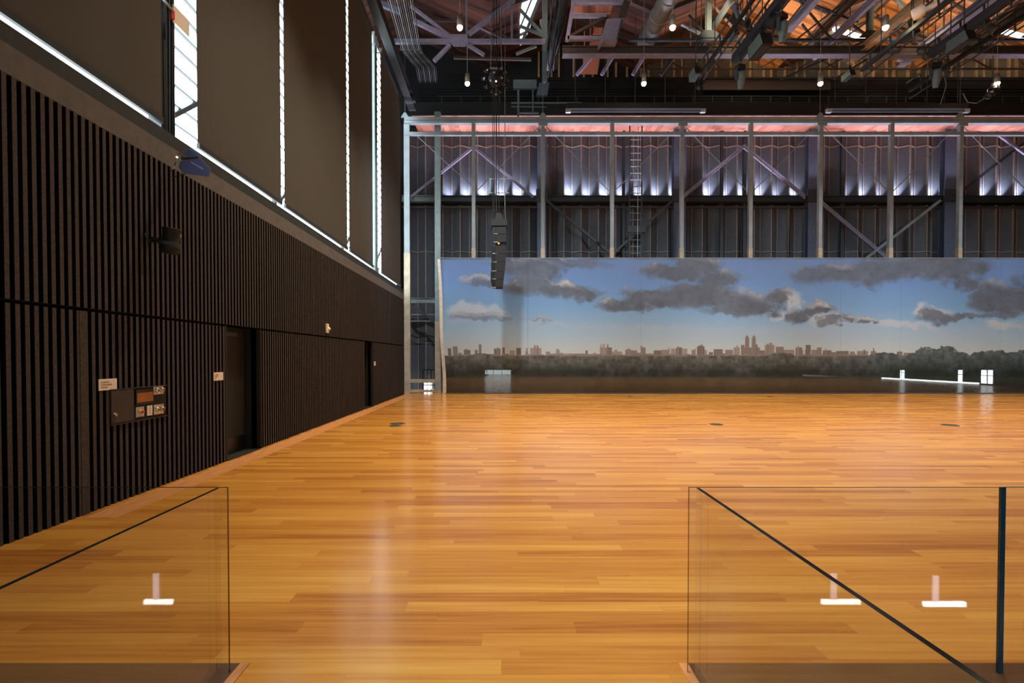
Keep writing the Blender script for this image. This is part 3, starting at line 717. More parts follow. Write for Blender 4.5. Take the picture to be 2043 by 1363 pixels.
    # mesh
    xw0, xw1 = P(X0, 700, YB).x, P(X1, 700, YB).x; zt_, zb_ = P(1000, 515.5, YB).z, 0.01
    U = np.linspace(0, 1, W); V = np.linspace(0, 1, H)
    UU, VV = np.meshgrid(U, V)
    wx = xw0 + (xw1 - xw0) * UU; wz = zt_ + (zb_ - zt_) * VV
    fade = np.clip(1 - UU * 14, 0, 1)
    wx = wx + fade * (0.27 * VV ** 0.9 + 0.05 * np.sin(VV * 9) * VV)      # left edge pulls in towards the foot
    wy = YB + 0.015 * np.sin(wx * 3.1 + 1.3 * np.sin(wx * 0.8)) + 0.05 * fade * np.sin(VV * 6)
    wz = wz - 0.05 * fade * (1 - VV)
    co = np.stack([wx, wy, wz], -1).reshape(-1, 3)
    idx = np.arange(H * W).reshape(H, W)
    q = np.stack([idx[:-1, :-1], idx[1:, :-1], idx[1:, 1:], idx[:-1, 1:]], -1).reshape(-1, 4)
    me = bpy.data.meshes.new('painted_cloth'); me.vertices.add(len(co)); me.vertices.foreach_set('co', co.ravel())
    me.loops.add(q.size); me.loops.foreach_set('vertex_index', q.ravel().astype(np.int32))
    me.polygons.add(len(q)); me.polygons.foreach_set('loop_start', (np.arange(len(q)) * 4).astype(np.int32))
    me.update(calc_edges=True)
    at = me.color_attributes.new('print', 'FLOAT_COLOR', 'POINT')
    cc = np.concatenate([linc.reshape(-1, 3), np.ones((H * W, 1))], 1)
    at.data.foreach_set('color', cc.ravel().astype(np.float32))
    me.polygons.foreach_set('use_smooth', [True] * len(q))
    m = bpy.data.materials.new('printed_cloth'); m.use_nodes = True; nt = m.node_tree; bs = nt.nodes['Principled BSDF']
    ca = nt.nodes.new('ShaderNodeVertexColor'); ca.layer_name = 'print'
    nt.links.new(ca.outputs[0], bs.inputs['Base Color']); bs.inputs['Roughness'].default_value = 0.7; bs.inputs['Specular IOR Level'].default_value = 0.2
    me.materials.append(m)
    t = thing('painted_backdrop', (xw0, YB, 0), 'long painted backdrop of a city skyline under clouds along the rear of the hall', 'backdrop')
    o = bpy.data.objects.new('painted_cloth', me); C.objects.link(o); o.parent = t; o.location = (-xw0, -YB, 0)
    sl = o.modifiers.new('thickness', 'SOLIDIFY'); sl.thickness = 0.01; sl.offset = -1
    # hem at the left edge and batten along the top
    hm = MB(); n = 24; L_ = []; R_ = []
    for j in range(n + 1):
        v = j / n; x = xw0 + 0.27 * v ** 0.9 + 0.05 * math.sin(v * 9) * v; z = zt_ - 0.05 * (1 - v) + (zb_ - zt_) * v
        hm_w = 0.12 + 0.04 * v
        L_.append((x - hm_w, YB - 0.005, z)); R_.append((x + 0.02, YB - 0.012 + 0.05 * math.sin(v * 6) - 0.01, z))
    for j in range(n):
        hm.prism([L_[j], R_[j], R_[j + 1], L_[j + 1]], (0, 0.008, 0))
    hm.build('hem', 'canvas_hem', t)
    tb = MB(); tb.box((xw0, YB - 0.03, zt_ - 0.01), (xw1, YB + 0.03, zt_ + 0.025)); tb.build('top_batten', 'frame_grey', t)
    bt = MB(); bt.box((xw0 + 0.3, YB - 0.04, 0), (xw1, YB - 0.015, 0.05)); bt.build('bottom_batten', 'steel_brown', t)
painting()

# glass panels along the foot of the backdrop
src = None
for k in range(18):
    x = -2.85 + 1.6 * k
    if src is None:
        src = thing('glass_barrier', (x, 24.62, 0), 'low clear glass barrier unit in the row along the foot of the backdrop', 'glass barrier', 'low glass panels along the foot of the backdrop')
        m = MB(); m.box((x, 24.62, 0.04), (x + 1.585, 24.632, 1.17)); m.build('glass_pane', 'glass', src)
        m = MB(); m.box((x, 24.60, 0), (x + 1.59, 24.655, 0.045)); m.build('base_shoe', 'steel_brown', src)
    else: copy_thing(src, (x, 24.62, 0))

# ------------------------------------------------------------------ foreground glass guards
def guard(name, lb, x0, x1, y0, y1, z0=0.0, z1=1.075, edge='glass_edge'):
    t = thing(name, ((x0 + x1) / 2, (y0 + y1) / 2, z0), lb, 'glass guard')
    m = MB(); m.box((x0, y0, z0), (x1, y1, z1)); o = m.build('glass_pane', ['glass', edge], t)
    big = 1 if (x1 - x0) > (y1 - y0) else 0
    for p in o.data.polygons:
        p.material_index = (1 if abs(p.normal.z) > 0.9 or (big == 1 and abs(p.normal.x) > 0.9) else 0)
    m = MB()
    if x1 - x0 > y1 - y0: m.box((x0, y0 - 0.02, -0.2), (x1, y1 + 0.02, 0.0))
    else: m.box((x0 - 0.02, y0, -0.2), (x1 + 0.02, y1, 0.0))
    m.build('base_shoe', 'nosing', t)
guard('glass_guard', 'clear glass guard panel facing the hall, at lower left by the slatted wall', -4.78, -1.576, 2.842, 2.857)
guard('glass_guard', 'clear glass guard running towards the camera on the left of the entry', -1.632, -1.612, -0.6, 2.835)
guard('glass_guard', 'clear glass guard panel facing the hall, right of the entry', 1.057, 2.835, 2.842, 2.857)
guard('glass_guard', 'clear glass guard panel at the lower right edge beyond the blue-edged joint', 2.862, 4.9, 2.842, 2.862, edge='glass_edge_blue')
guard('glass_guard', 'clear glass guard running towards the camera on the right of the entry', 1.092, 1.113, -0.6, 2.835)
t = thing('glass_joint', (2.85, 2.84, 0), 'dark blue-green vertical glass edge joining two guard panels at lower right', 'glass edge')
m = MB(); m.box((2.838, 2.842, 0), (2.859, 2.860, 1.075)); m.build('edge_strip', 'glass_edge_blue', t)

# ------------------------------------------------------------------ floor discs
for i, (px, py, w_, lb) in enumerate(((793, 846, 15, 'dark round floor box cover, upper of the pair by the left wall'), (788, 850.5, 12, 'dark round floor box cover, lower of the pair by the left wall'),
        (1430, 847.5, 13, 'dark round floor box cover in the middle of the floor'), (1897, 849, 15, 'dark round floor box cover towards the right edge'),
        (1258, 791.5, 6, 'small dark floor cover near the backdrop, left one'), (1538, 792, 7, 'small dark floor cover near the backdrop, right one'))):
    d = 1820 / (py - 712); x = (px - 1005) / 1000 * d; r = w_ / 1000 * d
    t = thing('floor_box_cover', (x, d, 0), lb, 'floor cover')
    m = MB(); m.lathe((x, d, 0), [(0.0, 0.0), (r, 0.0), (r, 0.008), (r * 0.85, 0.012), (0, 0.012)], n=28); m.build('cover_plate', 'disc', t)
    m = MB(); m.lathe((x, d, 0.012), [(r * 0.7, 0), (r * 0.7, 0.004), (r * 0.55, 0.004), (r * 0.55, 0)], n=28); m.build('rim', 'black', t)

# ------------------------------------------------------------------ things on the slatted wall
def WY(px, X=XL): return -X * 1000 / (1005 - px)
def WZ(px, py, X=XL):
    p = P(px, py, WY(px, X)); return p.z
ROT = Matrix(((0, 0, 1, 0), (1, 0, 0, 0), (0, 1, 0, 0), (0, 0, 0, 1)))   # text facing +X, reading along +Y
def plate_sign(px0, px1, py0, py1, lines, size, lb):
    y0, y1 = WY(px0), WY(px1); z1, z0 = WZ(px0, py0), WZ(px0, py1)
    t = thing('wall_sign', (XL, y0, z0), lb, 'sign')
    m = MB(); m.box((XL, y0, z0), (XL + 0.008, y1, z1)); m.build('sign_plate', 'sign_white', t)
    for i, s in enumerate(lines):
        text('lettering', s, size, t, 'sign_ink', Matrix.Translation((XL + 0.0085, y0 + 0.028, z1 - 0.03 - size * 0.72 - i * size * 1.12)) @ ROT)
plate_sign(195.5, 231.5, 757, 780, ['DCINHVLZ', 'CHALLENGER', 'AWARD'], 0.027, 'cream nameplate with three lines of text above the control box')
plate_sign(425.5, 444, 743.5, 760, ['LOUNGE', 'ROOM', '102'], 0.027, 'small cream nameplate left of the nearer black doorway')
# recessed control box
y0, y1 = WY(217), WY(330); zt_ = WZ(217, 779) ; zb_ = WZ(217, 848)
t = thing('control_box', (XL, y0, zb_), 'dark recessed control box with door, screen and switches on the slatted wall', 'control box')
m = MB(); m.box((XL - 0.03, y0, zb_), (XL + 0.003, y1, zt_)); m.build('back_panel', 'black', t)
m = MB(); m.box((XL, y0, zb_ - 0.012), (XL + 0.02, y1, zb_)); m.box((XL, y0, zt_), (XL + 0.02, y1, zt_ + 0.01)); m.build('frame', 'steel_brown', t)
ya, yb = WY(218), WY(263)
m = MB(); m.box((XL + 0.003, ya, zb_ + 0.01), (XL + 0.02, yb, zt_ - 0.01)); dd = m.build('cabinet_door', 'steel_brown', t, 0.003)
m = MB(); zz = WZ(223, 826); m.lathe((XL + 0.02, WY(223), zz), [(0, 0.02), (0.012, 0.018), (0.014, 0)], (1, 0, 0), 12); m.box((XL + 0.03, WY(223), zz - 0.03), (XL + 0.04, WY(226), zz + 0.005)); m.build('latch', 'chrome', dd)
ya, yb = WY(268), WY(303)
m = MB(); m.box((XL + 0.003, ya, WZ(268, 809)), (XL + 0.02, yb, WZ(268, 778))); sc_ = m.build('screen', 'black_gloss', t, 0.003)
m = MB(); m.box((XL + 0.0205, ya + 0.015, WZ(268, 804)), (XL + 0.022, yb - 0.012, WZ(268, 785))); m.build('display', 'screen', sc_)
m = MB(); m.box((XL + 0.003, WY(268), WZ(268, 833)), (XL + 0.018, WY(284), WZ(268, 813))); sw = m.build('switch_plate', 'alu', t, 0.003)
m = MB(); zz = WZ(276, 821); m.lathe((XL + 0.018, WY(276), zz), [(0.03, 0), (0.03, 0.012), (0, 0.015)], (1, 0, 0), 14); m.build('amber_ring', 'amber', sw)
m = MB(); m.box((XL + 0.03, WY(276) - 0.0, zz - 0.022), (XL + 0.052, WY(276) + 0.045, zz + 0.006)); m.build('red_knob', 'red', sw, 0.004)
m = MB(); m.box((XL + 0.003, WY(290.5), WZ(290, 830)), (XL + 0.016, WY(301), WZ(290, 810))); s2 = m.build('keypad', 'white', t, 0.003)
for k in range(6):
    m = MB(); zz = WZ(290, 827) + 0.02 * k; yc = (WY(290.5) + WY(301)) / 2; m.box((XL + 0.016, yc - 0.012, zz), (XL + 0.019, yc + 0.012, zz + 0.008)); m.build('key', 'canvas_hem', s2)
for j, (pt, pb) in enumerate(((770, 788), (808, 828))):
    for i, (pa, pb2) in enumerate(((304.5, 314.5), (315, 324))):
        m = MB(); m.box((XL + 0.003, WY(pa), WZ(304, pb)), (XL + 0.014, WY(pb2), WZ(304, pt))); o = m.build('outlet_plate', 'chrome', t, 0.003)
        yc, zc_ = (WY(pa) + WY(pb2)) / 2, (WZ(304, pb) + WZ(304, pt)) / 2
        m = MB(); m.lathe((XL + 0.014, yc, zc_), [(0.03, 0), (0.03, 0.03), (0.022, 0.032), (0.02, 0.012), (0, 0.012)], (1, 0, 0), 14); m.build('connector', 'chrome', o)
# small devices
y0 = WY(652); zc_ = WZ(652, 655)
t = thing('strobe_alarm', (XL, y0, zc_), 'small cream alarm device high on the slatted wall between the doorways', 'alarm')
m = MB(); m.box((XL, y0 - 0.09, zc_ - 0.13), (XL + 0.05, y0 + 0.06, zc_ + 0.12)); m.build('housing', 'sign_white', t, 0.01)
m = MB(); m.lathe((XL + 0.05, y0 + 0.02, zc_ - 0.02), [(0.05, 0), (0.04, 0.04), (0, 0.055)], (1, 0, 0), 14); m.build('lens', 'white', t)
y0 = WY(747.5); zc_ = WZ(747.5, 725.5)
t = thing('wall_sign', (XL, y0, zc_), 'tiny cream plate just right of the farther black doorway', 'sign')
m = MB(); m.box((XL, y0 - 0.1, zc_ - 0.075), (XL + 0.01, y0 + 0.1, zc_ + 0.075)); m.build('sign_plate', 'sign_white', t)
m = MB(); m.box((XL + 0.01, y0 - 0.03, zc_ - 0.03), (XL + 0.012, y0 + 0.05, zc_ + 0.04)); m.build('marking', 'canvas_hem', t)
# round black lamp on the wall
X_ = -4.55; y0 = WY(340, X_); c = Vector((X_, y0, P(340, 482, y0).z))
t = thing('wall_spotlight', c, 'round black spotlight fixed high on the slatted wall at left', 'spotlight')
m = MB(); m.lathe(c + Vector((0, 0, -0.16)), [(0, 0), (0.11, 0.0), (0.125, 0.05), (0.125, 0.10), (0.10, 0.13), (0.105, 0.30), (0.115, 0.32), (0.115, 0.335), (0, 0.335)], (0.12, 0, 1), 26); m.build('housing', 'black', t)
m = MB(); m.lathe(c + Vector((0, 0, -0.06)), [(0.128, 0), (0.132, 0.01), (0.132, 0.035), (0.128, 0.045)], (0.12, 0, 1), 26); m.build('band', 'steel_dark', t)
m = MB(); m.lathe(c + Vector((0, 0, -0.17)), [(0, 0), (0.09, 0.004), (0.1, 0.012)], (0.12, 0, 1), 22); m.build('lens', 'lens_dark', t)
m = MB(); m.bar(c + Vector((-0.27, 0, 0.02)), c + Vector((-0.1, 0, 0.02)), 0.05); m.bar(c + Vector((-0.14, -0.13, 0.02)), c + Vector((-0.14, 0.13, 0.02)), 0.03); m.build('bracket', 'black', t)
m = MB(); m.tube([c + Vector((-0.26, -0.02, 0.1)), c + Vector((-0.24, -0.12, 0.08)), c + Vector((-0.2, -0.14, 0.0)), c + Vector((-0.15, -0.1, -0.05))], 0.006, 6); m.build('cable', 'steel_dark', t)
m = MB(); m.lathe(c + Vector((0.09, 0.08, 0.1)), [(0, 0), (0.02, 0.005), (0.02, 0.02), (0, 0.025)], (1, 0.3, 0), 10); m.build('knob', 'chrome', t)
# antenna paddle on the ledge
X_ = -4.55; YP = 7.2
def A(px, py, dy=0.0): return P(px, py, YP + dy)
t = thing('antenna_paddle', A(385, 325), 'blue-violet paddle antenna with white lettering hung on the ledge', 'antenna')
poly = [(356, 334), (359, 322), (399, 315.5), (420, 337), (416, 352), (366, 346)]
m = MB(); m.prism([A(x, y) for x, y in poly], (0, 0.015, 0)); m.build('lower_blade', 'violet_paddle', t)
m = MB(); m.prism([A(368, 309, .12), A(374, 297, .12), A(383, 296, .12), A(402, 312, .12), A(396, 318, .12), A(364, 321, .12)], (0, 0.015, 0)); m.build('upper_blade', 'violet_paddle', t)
m = MB(); m.tube([A(362, 316, 0.05), A(396, 314, 0.08)], 0.022, 10); m.build('boom', 'channel', t)
m = MB(); m.prism([A(353, 306, .05), A(357, 305, .05), A(366, 310, .05), A(364, 313, .05)], (0, 0.05, 0)); m.build('clamp', 'steel_violet', t)
m = MB(); m.tube([A(352, 313, 0.03), A(351, 324, 0.03), A(344, 338, 0.03), A(330, 352, 0.05), A(345, 353, .05), A(364, 350, 0.05), A(372, 345, .03)], 0.006, 6); m.build('antenna_cable', 'black', t)
m = MB(); m.lathe(A(352, 313, 0.0), [(0, 0), (0.012, 0.004), (0.012, 0.02), (0, 0.026)], (0, 1, 0), 8); m.build('status_light', 'led_point', t)
m = MB(); m.tube([A(352, 316, 0), A(350, 324, 0)], 0.008, 6); m.tube([A(348, 331, 0), A(344, 338.5, 0)], 0.008, 6); m.build('cable_sleeve', 'alu', t)
ang = math.radians(-30)
sc1 = 26.5 * YP / 1000
R4 = Matrix.Translation(A(380.5, 325.5) + Vector((0, -0.004, 0))) @ Matrix.Rotation(-ang * -1, 4, 'Y').inverted() @ Matrix.Rotation(math.radians(90), 4, 'X')
R4 = Matrix.Translation(A(380.5, 325) + Vector((0, -0.004, 0))) @ Matrix.Rotation(-ang, 4, 'Y') @ Matrix.Rotation(math.radians(90), 4, 'X')
text('lettering', 'SENNHEISER', 0.036, t, 'paddle_text', R4)

# ------------------------------------------------------------------ roof steel
def hbeam(name, y, x0, x1, z, w_, h, mt, lb, cat='beam', kind='i'):
    m = MB(); (m.ibeam if kind == 'i' else m.bar)((x0, y, z), (x1, y, z), w_, h)
    return single(name, m, mt, lb, cat)
a, b_ = P(1122, 104, 22.6), P(2100, 104, 22.6)
t = thing('cross_beam', (a.x, 22.6, a.z), 'long dark steel beam crossing the hall under the timber roof', 'beam')
m = MB(); m.bar((a.x, 22.6, a.z), (31, 22.6, a.z), 0.03, 0.42); m.bar((a.x, 22.6, a.z + 0.2), (31, 22.6, a.z + 0.2), 0.25, 0.04); m.build('web', 'steel_brown', t)
m = MB(); m.bar((a.x, 22.55, a.z - 0.2), (31, 22.55, a.z - 0.2), 0.34, 0.04); m.build('bottom_flange', 'steel_violet', t)
a = P(1255, 80, 22.75)
t = thing('bracing_rail', (a.x, 22.75, a.z), 'thin dark rail with gussets just above the long cross beam', 'rail')
m = MB(); m.bar((a.x, 22.75, a.z), (31, 22.75, a.z), 0.12, 0.09); m.build('rail', 'steel_dark', t)
for px in (1413, 1735, 2057):
    c = P(px, 78, 22.75); m = MB(); m.prism([(c.x - 0.6, 22.6, c.z - 0.02), (c.x + 0.6, 22.6, c.z - 0.02), (c.x + 0.25, 22.6, c.z + 0.3), (c.x - 0.25, 22.6, c.z + 0.3)], (0, 0.03, 0)); m.build('gusset_plate', 'steel_dark', t)
for i, px in enumerate((1087, 1413, 1735, 2052)):
    c = P(px, 80, 22.8); z0 = P(px, 165 if i == 0 else 78, 22.8).z
    m = MB(); m.ibeam((c.x, 22.8, z0), (c.x, 22.8, roof_z(c.x) - 0.02), 0.22, 0.2, 0.03, up=(0, 1, 0))
    single('hanger_post', m, 'green_grey', 'pale green vertical hanger under the roof, %s from the left' % ORD[i], 'post')
# sloping roof struts
for i, (p0, p1, mt, w_) in enumerate((((1360, 48), (1402, 70), 'alu', .13), ((1374, 30), (1412, 74), 'steel_dark', .09), ((1462, 8), (1508, 62), 'alu', .13), ((1388, 0), (1374, 60), 'alu', .07),
        ((1665, 57), (1722, 76), 'sky', .2), ((1700, 50), (1735, 74), 'steel_dark', .09), ((1765, 0), (1738, 26), 'green_grey', .14), ((1790, 0), (1812, 24), 'green_grey', .14), ((1985, 58), (2060, 78), 'sky', .2), ((1600, 48), (1640, 100), 'steel_dark', .09))):
    a, b_ = (R(*p0), R(*p1)) if mt == 'sky' else (P(*p0, 23.4), P(*p1, 23.4)); m = MB(); m.bar(a, b_, w_, w_ * 0.7)
    if mt == 'sky':
        single('skylight_strip', m, 'sky_light', 'narrow bright skylight strip in the timber roof, ' + ('middle right one' if i == 4 else 'at the right edge'), 'skylight')
    else:
        single('roof_strut', m, mt, ['pale strut right of the round duct', 'dark strut meeting the second hanger', 'pale strut falling right through the orange boards', 'thin white strut hanging left of the second hanger', '', 'dark strut meeting the third hanger from the left',
               'green-grey strut left of the bright white horn', 'green-grey strut rising right beside the third hanger', '', 'dark strut between the violet roof beam and third hanger'][i], 'strut')
# left truss with gusset
YT = 22.6
t = thing('roof_truss', P(905, 83, YT), 'violet-grey roof truss with gusset plate above the left lamps', 'truss')
m = MB(); m.bar(P(778, 83, YT), P(1088, 83, YT), 0.16, 0.17); m.build('bottom_chord', 'steel_violet', t)
m = MB(); m.prism([P(x, y, YT - 0.1) for x, y in ((893, 68), (931, 68), (934, 85), (929, 92), (905, 92), (898, 82))], (0, 0.05, 0)); m.build('gusset_plate', 'steel_violet', t)
for p0, p1, w_ in (((820, 12), (897, 72), .12), ((826, 42), (905, 80), .17), ((935, 68), (1026, 0), .17), ((898, 90), (866, 122), .15), ((934, 90), (966, 110), .13), ((1021, 0), (1021, 84), .10), ((930, 70), (930, 0), .05), ((958, 56), (1020, 86), .05), ((760, 8), (800, 24), .2)):
    m = MB(); m.bar(P(*p0, YT), P(*p1, YT), w_, w_); m.build('web_member', 'steel_violet', t)
# second, darker truss behind
t = thing('roof_truss', P(985, 60, 25.2), 'dim brown truss members behind the violet-grey truss', 'truss')
for p0, p1, w_ in (((850, 15), (1030, 18), .12), ((985, 45), (985, 80), .16), ((985, 50), (955, 82), .10), ((985, 50), (1015, 80), .10), ((830, 40), (1030, 44), .10), ((905, 115), (1060, 119), .12)):
    m = MB(); m.bar(P(*p0, 25.2), P(*p1, 25.2), w_, w_); m.build('truss_member', 'steel_brown', t)
# skylight over the left bay with crossing bars
t = thing('skylight', P(1056, 40, 25.4), 'bright slanting skylight crossed by steel bars above the left bay', 'skylight')
m = MB(); m.prism([R(x, y) for x, y in ((1043, -6), (1074, -6), (1070, 6), (1056, 60), (1038, 90), (1037, 40))], (0, 0.05, 0)); m.build('pane', 'sky_light', t)
for p0, p1, w_ in (((1075, 0), (1040, 88), .12), ((1062, -5), (1036, 60), .06), ((1038, 20), (1088, 74), .11), ((1037, 52), (1086, 72), .10), ((1070, 92), (1030, 108), .1), ((1080, 40), (1088, 72), .16)):
    m = MB(); m.bar(P(*p0, 23.0), P(*p1, 23.0), w_, w_); m.build('glazing_bar', 'steel_teal', t)
# conduits
t = thing('conduit_bundle', (-4.0, 22, 15.4), 'wide bundle of parallel grey conduits hanging beside the blinds', 'conduits')
for k in range(12):
    f = k / 11
    a = P(768 + 52 * f, -20, 18.6); b_ = P(801 + 38 * f, 97, 22.2); b2 = P(806 + 38 * f, 106, 22.6); c_ = P(830 + 40 * f, 135, 24.0); d_ = P(836 + 36 * f, 165, 26.0)
    m = MB(); m.tube([a, b_, b2, c_, d_], 0.022, 6); m.build('conduit', 'galv' if k % 3 == 1 else 'steel_dark', t)
m = MB(); m.bar(P(798, 97, 22.3), P(842, 97, 22.3), 0.05, 0.1); m.build('conduit_clamp', 'steel_dark', t)
# duct along the roof valley
t = thing('ventilation_duct', (7.0, 21, 16.6), 'large round grey air duct running away under the roof valley', 'duct')
m = MB(); m.tube([P(1342, -20, 20.5), P(1316, 30, 21.9), P(1288, 84, 24.0)], 0.40, 20)
m.build('duct_tube', 'galv', t)
for q in ((1336, -8, 20.8), (1316, 30, 21.9), (1296, 68, 23.3)):
    c = P(*q); m = MB(); d = (P(1288, 84, 24.0) - P(1342, -20, 20.5)); m.lathe(c, [(0.40, 0), (0.42, 0.01), (0.42, 0.05), (0.40, 0.06)], d, 20); m.build('duct_collar', 'galv', t)
# grey ventilation box and cross ribs left of the duct
t = thing('air_plenum', P(1215, 60, 22.0), 'flat blue-grey sheet metal air box left of the round duct', 'duct')
m = MB(); m.prism([P(x, y, 22.0) for x, y in ((1211, 37), (1245, 36), (1232, 80), (1204, 80), (1200, 86), (1195, 86))], (0, 0.5, 0.0)); m.build('sheet', 'steel_violet', t)
m = MB(); m.prism([P(x, y, 21.95) for x, y in ((1240, 38), (1243, 38), (1232, 78), (1230, 78))], (0, 0.03, 0)); m.build('seam', 'steel_dark', t)
for i, (p0, p1, w_, mt) in enumerate((((1136, 32), (1210, 32), .14, 'steel_violet'), ((1132, 77), (1205, 77), .16, 'steel_violet'), ((1140, 3), (1260, 3), .2, 'steel_violet'), ((1145, 0), (1131, 82), .16, 'steel_violet'), ((1132, 76), (1212, 32), .12, 'steel_brown'), ((1240, 36), (1250, 6), .3, 'steel_brown'))):
    m = MB(); m.bar(P(*p0, 22.2), P(*p1, 22.2), w_, w_)
    single('roof_rib', m, mt, ['violet-grey rib level with the top of the air box', 'violet-grey rib level with the foot of the air box', 'violet-grey rib at the top edge of the photo above the air box', 'violet-grey longitudinal rib beside the black cable loom', 'dark diagonal bar leading to the air box', 'short brown bar above the air box'][i], 'beam')
# red boards lit between the ribs
for i, poly in enumerate((((1148, 4), (1225, 4), (1218, 26), (1140, 26)), ((1178, 80), (1210, 80), (1204, 96), (1174, 96)), ((1166, 114), (1197, 114), (1192, 148), (1158, 148)), ((1185, 55), (1203, 55), (1200, 68), (1183, 68)))):
    m = MB(); m.prism([P(x, y, (23.2, 23.6, 26.5, 23.6)[i]) for x, y in poly], (0, 0.04, 0.0))
    
    q = P(*poly[0], (23.2, 23.6, 26.5, 23.6)[i]); m.bar(q, (q.x, q.y + 0.02, roof_z(q.x)), 0.05)
    single('timber_panel', m, 'deck_red', ['reddish timber panel between the topmost ribs', 'red timber panel just above the cross beam', 'red timber panel just below the cross beam', 'small red timber panel left of the air box'][i], 'panel')
# longitudinal violet roof beams
for i, (px, Z, w_, y0, y1, mt) in enumerate(((1625, 15.9, .26, 17.5, 22.4, 'steel_violet'), (1700, 16.8, .2, 18, 24.3, 'steel_brown'), (1742, 16.2, .16, 18, 24.3, 'steel_violet'), (1836, 15.6, .3, 17, 23.6, 'wood_stud'), (1970, 15.8, .4, 17, 24.2, 'steel_violet'), (2075, 16.2, .3, 17, 24.2, 'steel_brown'), (1458, 16.6, .12, 18, 24.3, 'steel_dark'))):
    xr_ = (px - 1005) / 712 * (Z - 1.82)
    m = MB(); m.ibeam((xr_, y0, Z), (xr_, y1, Z), w_, 0.3, 0.03)
    single('roof_beam', m, mt, 'roof beam receding to the rear, %s of seven counted from the right-hand side of the duct' % ORD[[1, 2, 3, 4, 5, 6, 0][i]], 'beam')
# sloping timber under the beam line
for i, (x0, x1) in enumerate(((1150, 1180), (1200, 1222), (1262, 1284), (1318, 1344))):
    a, b_ = P(x1, 114, 25.0), P(x0, 150, 25.2)
    m = MB(); m.bar(a, b_, 0.14, 0.14); single('roof_strut', m, 'steel_violet' if i < 3 else 'steel_dark', 'slanting strut below the cross beam, %s from the left' % ORD[i], 'strut')
# trusses under the right-hand gables
for i, v in enumerate((7.25, 15.1, 22.95)):
    Yt = 25.9; zb_ = 16.55
    t = thing('roof_truss', (v, Yt, zb_), 'thin brown roof truss under the boards, %s of three right of the cable loom' % ORD[i], 'truss')
    A_, B_, C_ = Vector((v, Yt, ZV - 0.12)), Vector((v + 3.92, Yt, ZR - 0.12)), Vector((v + 7.7, Yt, ZV - 0.08))
    for k, (p, q, w_) in enumerate(((A_, B_, .12), (B_, C_, .12), (Vector((v, Yt, zb_)), Vector((v + 7.7, Yt, zb_)), .07), (Vector((v, Yt, zb_)), B_, .07), (Vector((v + 7.7, Yt, zb_)), B_, .07),
                               (Vector((v + 1.95, Yt, zb_)), A_.lerp(B_, .5), .06), (Vector((v + 5.8, Yt, zb_)), C_.lerp(B_, .5), .06), (Vector((v + 1.95, Yt, zb_)), A_, .06), (Vector((v + 5.8, Yt, zb_)), C_, .06), (Vector((v + 3.9, Yt, zb_)), A_.lerp(B_, .5), .05), (Vector((v + 3.9, Yt, zb_)), C_.lerp(B_, .5), .05))):
        m = MB(); m.bar(p, q, w_, w_); m.build('top_chord' if k < 2 else 'bottom_chord' if k == 2 else 'web_member', 'steel_brown', t)
for i, (p0, p1, w_, Yq) in enumerate((((1604, 12), (1662, 82), .07, 22.0), ((1622, 78), (1700, 8), .08, 22.0), ((1650, 20), (1712, 44), .06, 22.2), ((1590, 78), (1664, 20), .06, 22.3), ((1560, 60), (1600, 10), .08, 23.0), ((1440, 30), (1480, 76), .07, 22.2),
                               ((1940, 60), (2040, 12), .09, 21.5), ((1900, 6), (1960, 40), .10, 21.8), ((1780, 96), (1840, 40), .08, 22.0), ((1665, 158), (1740, 112), .08, 23.5), ((1560, 158), (1660, 112), .08, 23.5), ((1640, 140), (1700, 106), .07, 24.0))):
    lo, hi = sorted((P(*p0, Yq), P(*p1, Yq)), key=lambda q: q.z); st = (hi - lo) * 0.02
    while hi.z < roof_z(hi.x): hi = hi + st
    m = MB(); m.bar(lo, hi, w_, w_)
    single('lattice_bar', m, 'steel_brown' if i % 2 else 'steel_dark', 'slender slanting bar of the roof lattice at right, %s of twelve' % ORD[i], 'brace')
for i, pts in enumerate((((1884, 150), (1888, 170), (1882, 190), (1876, 208)), ((1921, 186), (1930, 204), (1948, 206), (1968, 194)))):
    m = MB(); m.tube([P(a_, b_, 24.0) for a_, b_ in pts], 0.018, 6)
    single('loose_cable', m, 'steel_teal', ['thin loose cable hanging to the right long light', 'thin loose cable loop below the rightmost pendant lamp'][i], 'cable')
# catwalk in front of the dark gable wall
t = thing('catwalk', (0, 27.3, 14.6), 'dark maintenance catwalk with rails across the top of the rear wall', 'catwalk')
m = MB(); m.box((-3.5, 26.9, 14.5), (31, 28.1, 14.62)); m.build('deck', 'dark_wall', t)
for z in (15.7, 15.35, 15.0):
    m = MB(); m.bar((-3.5, 26.95, z), (31, 26.95, z), 0.04); m.build('rail', 'steel_dark', t)
for k in range(34):
    x = -3.3 + 1.03 * k; m = MB(); m.bar((x, 26.95, 14.6), (x, 26.95, 15.72), 0.045); m.build('stanchion', 'steel_brown', t)
t = thing('plate_girder', (8, 27.6, 16.6), 'deep dark girder below the boarded gables', 'beam')
m = MB(); m.box((P(1400, 165, 27.6).x, 27.4, P(1400, 181, 27.5).z), (P(1655, 160, 27.5).x, 27.5, P(1400, 160, 27.5).z)); m.build('web', 'steel_brown', t)
m = MB(); m.box((P(1400, 165, 27.6).x, 27.3, P(1400, 161, 27.5).z), (P(1655, 160, 27.5).x, 28.1, P(1400, 160, 27.5).z + 0.03)); m.build('top_flange', 'steel_dark', t)
t = thing('service_platform', P(1060, 200, 26.0), 'green-grey platform frame with rails right of the lamp cluster', 'platform')
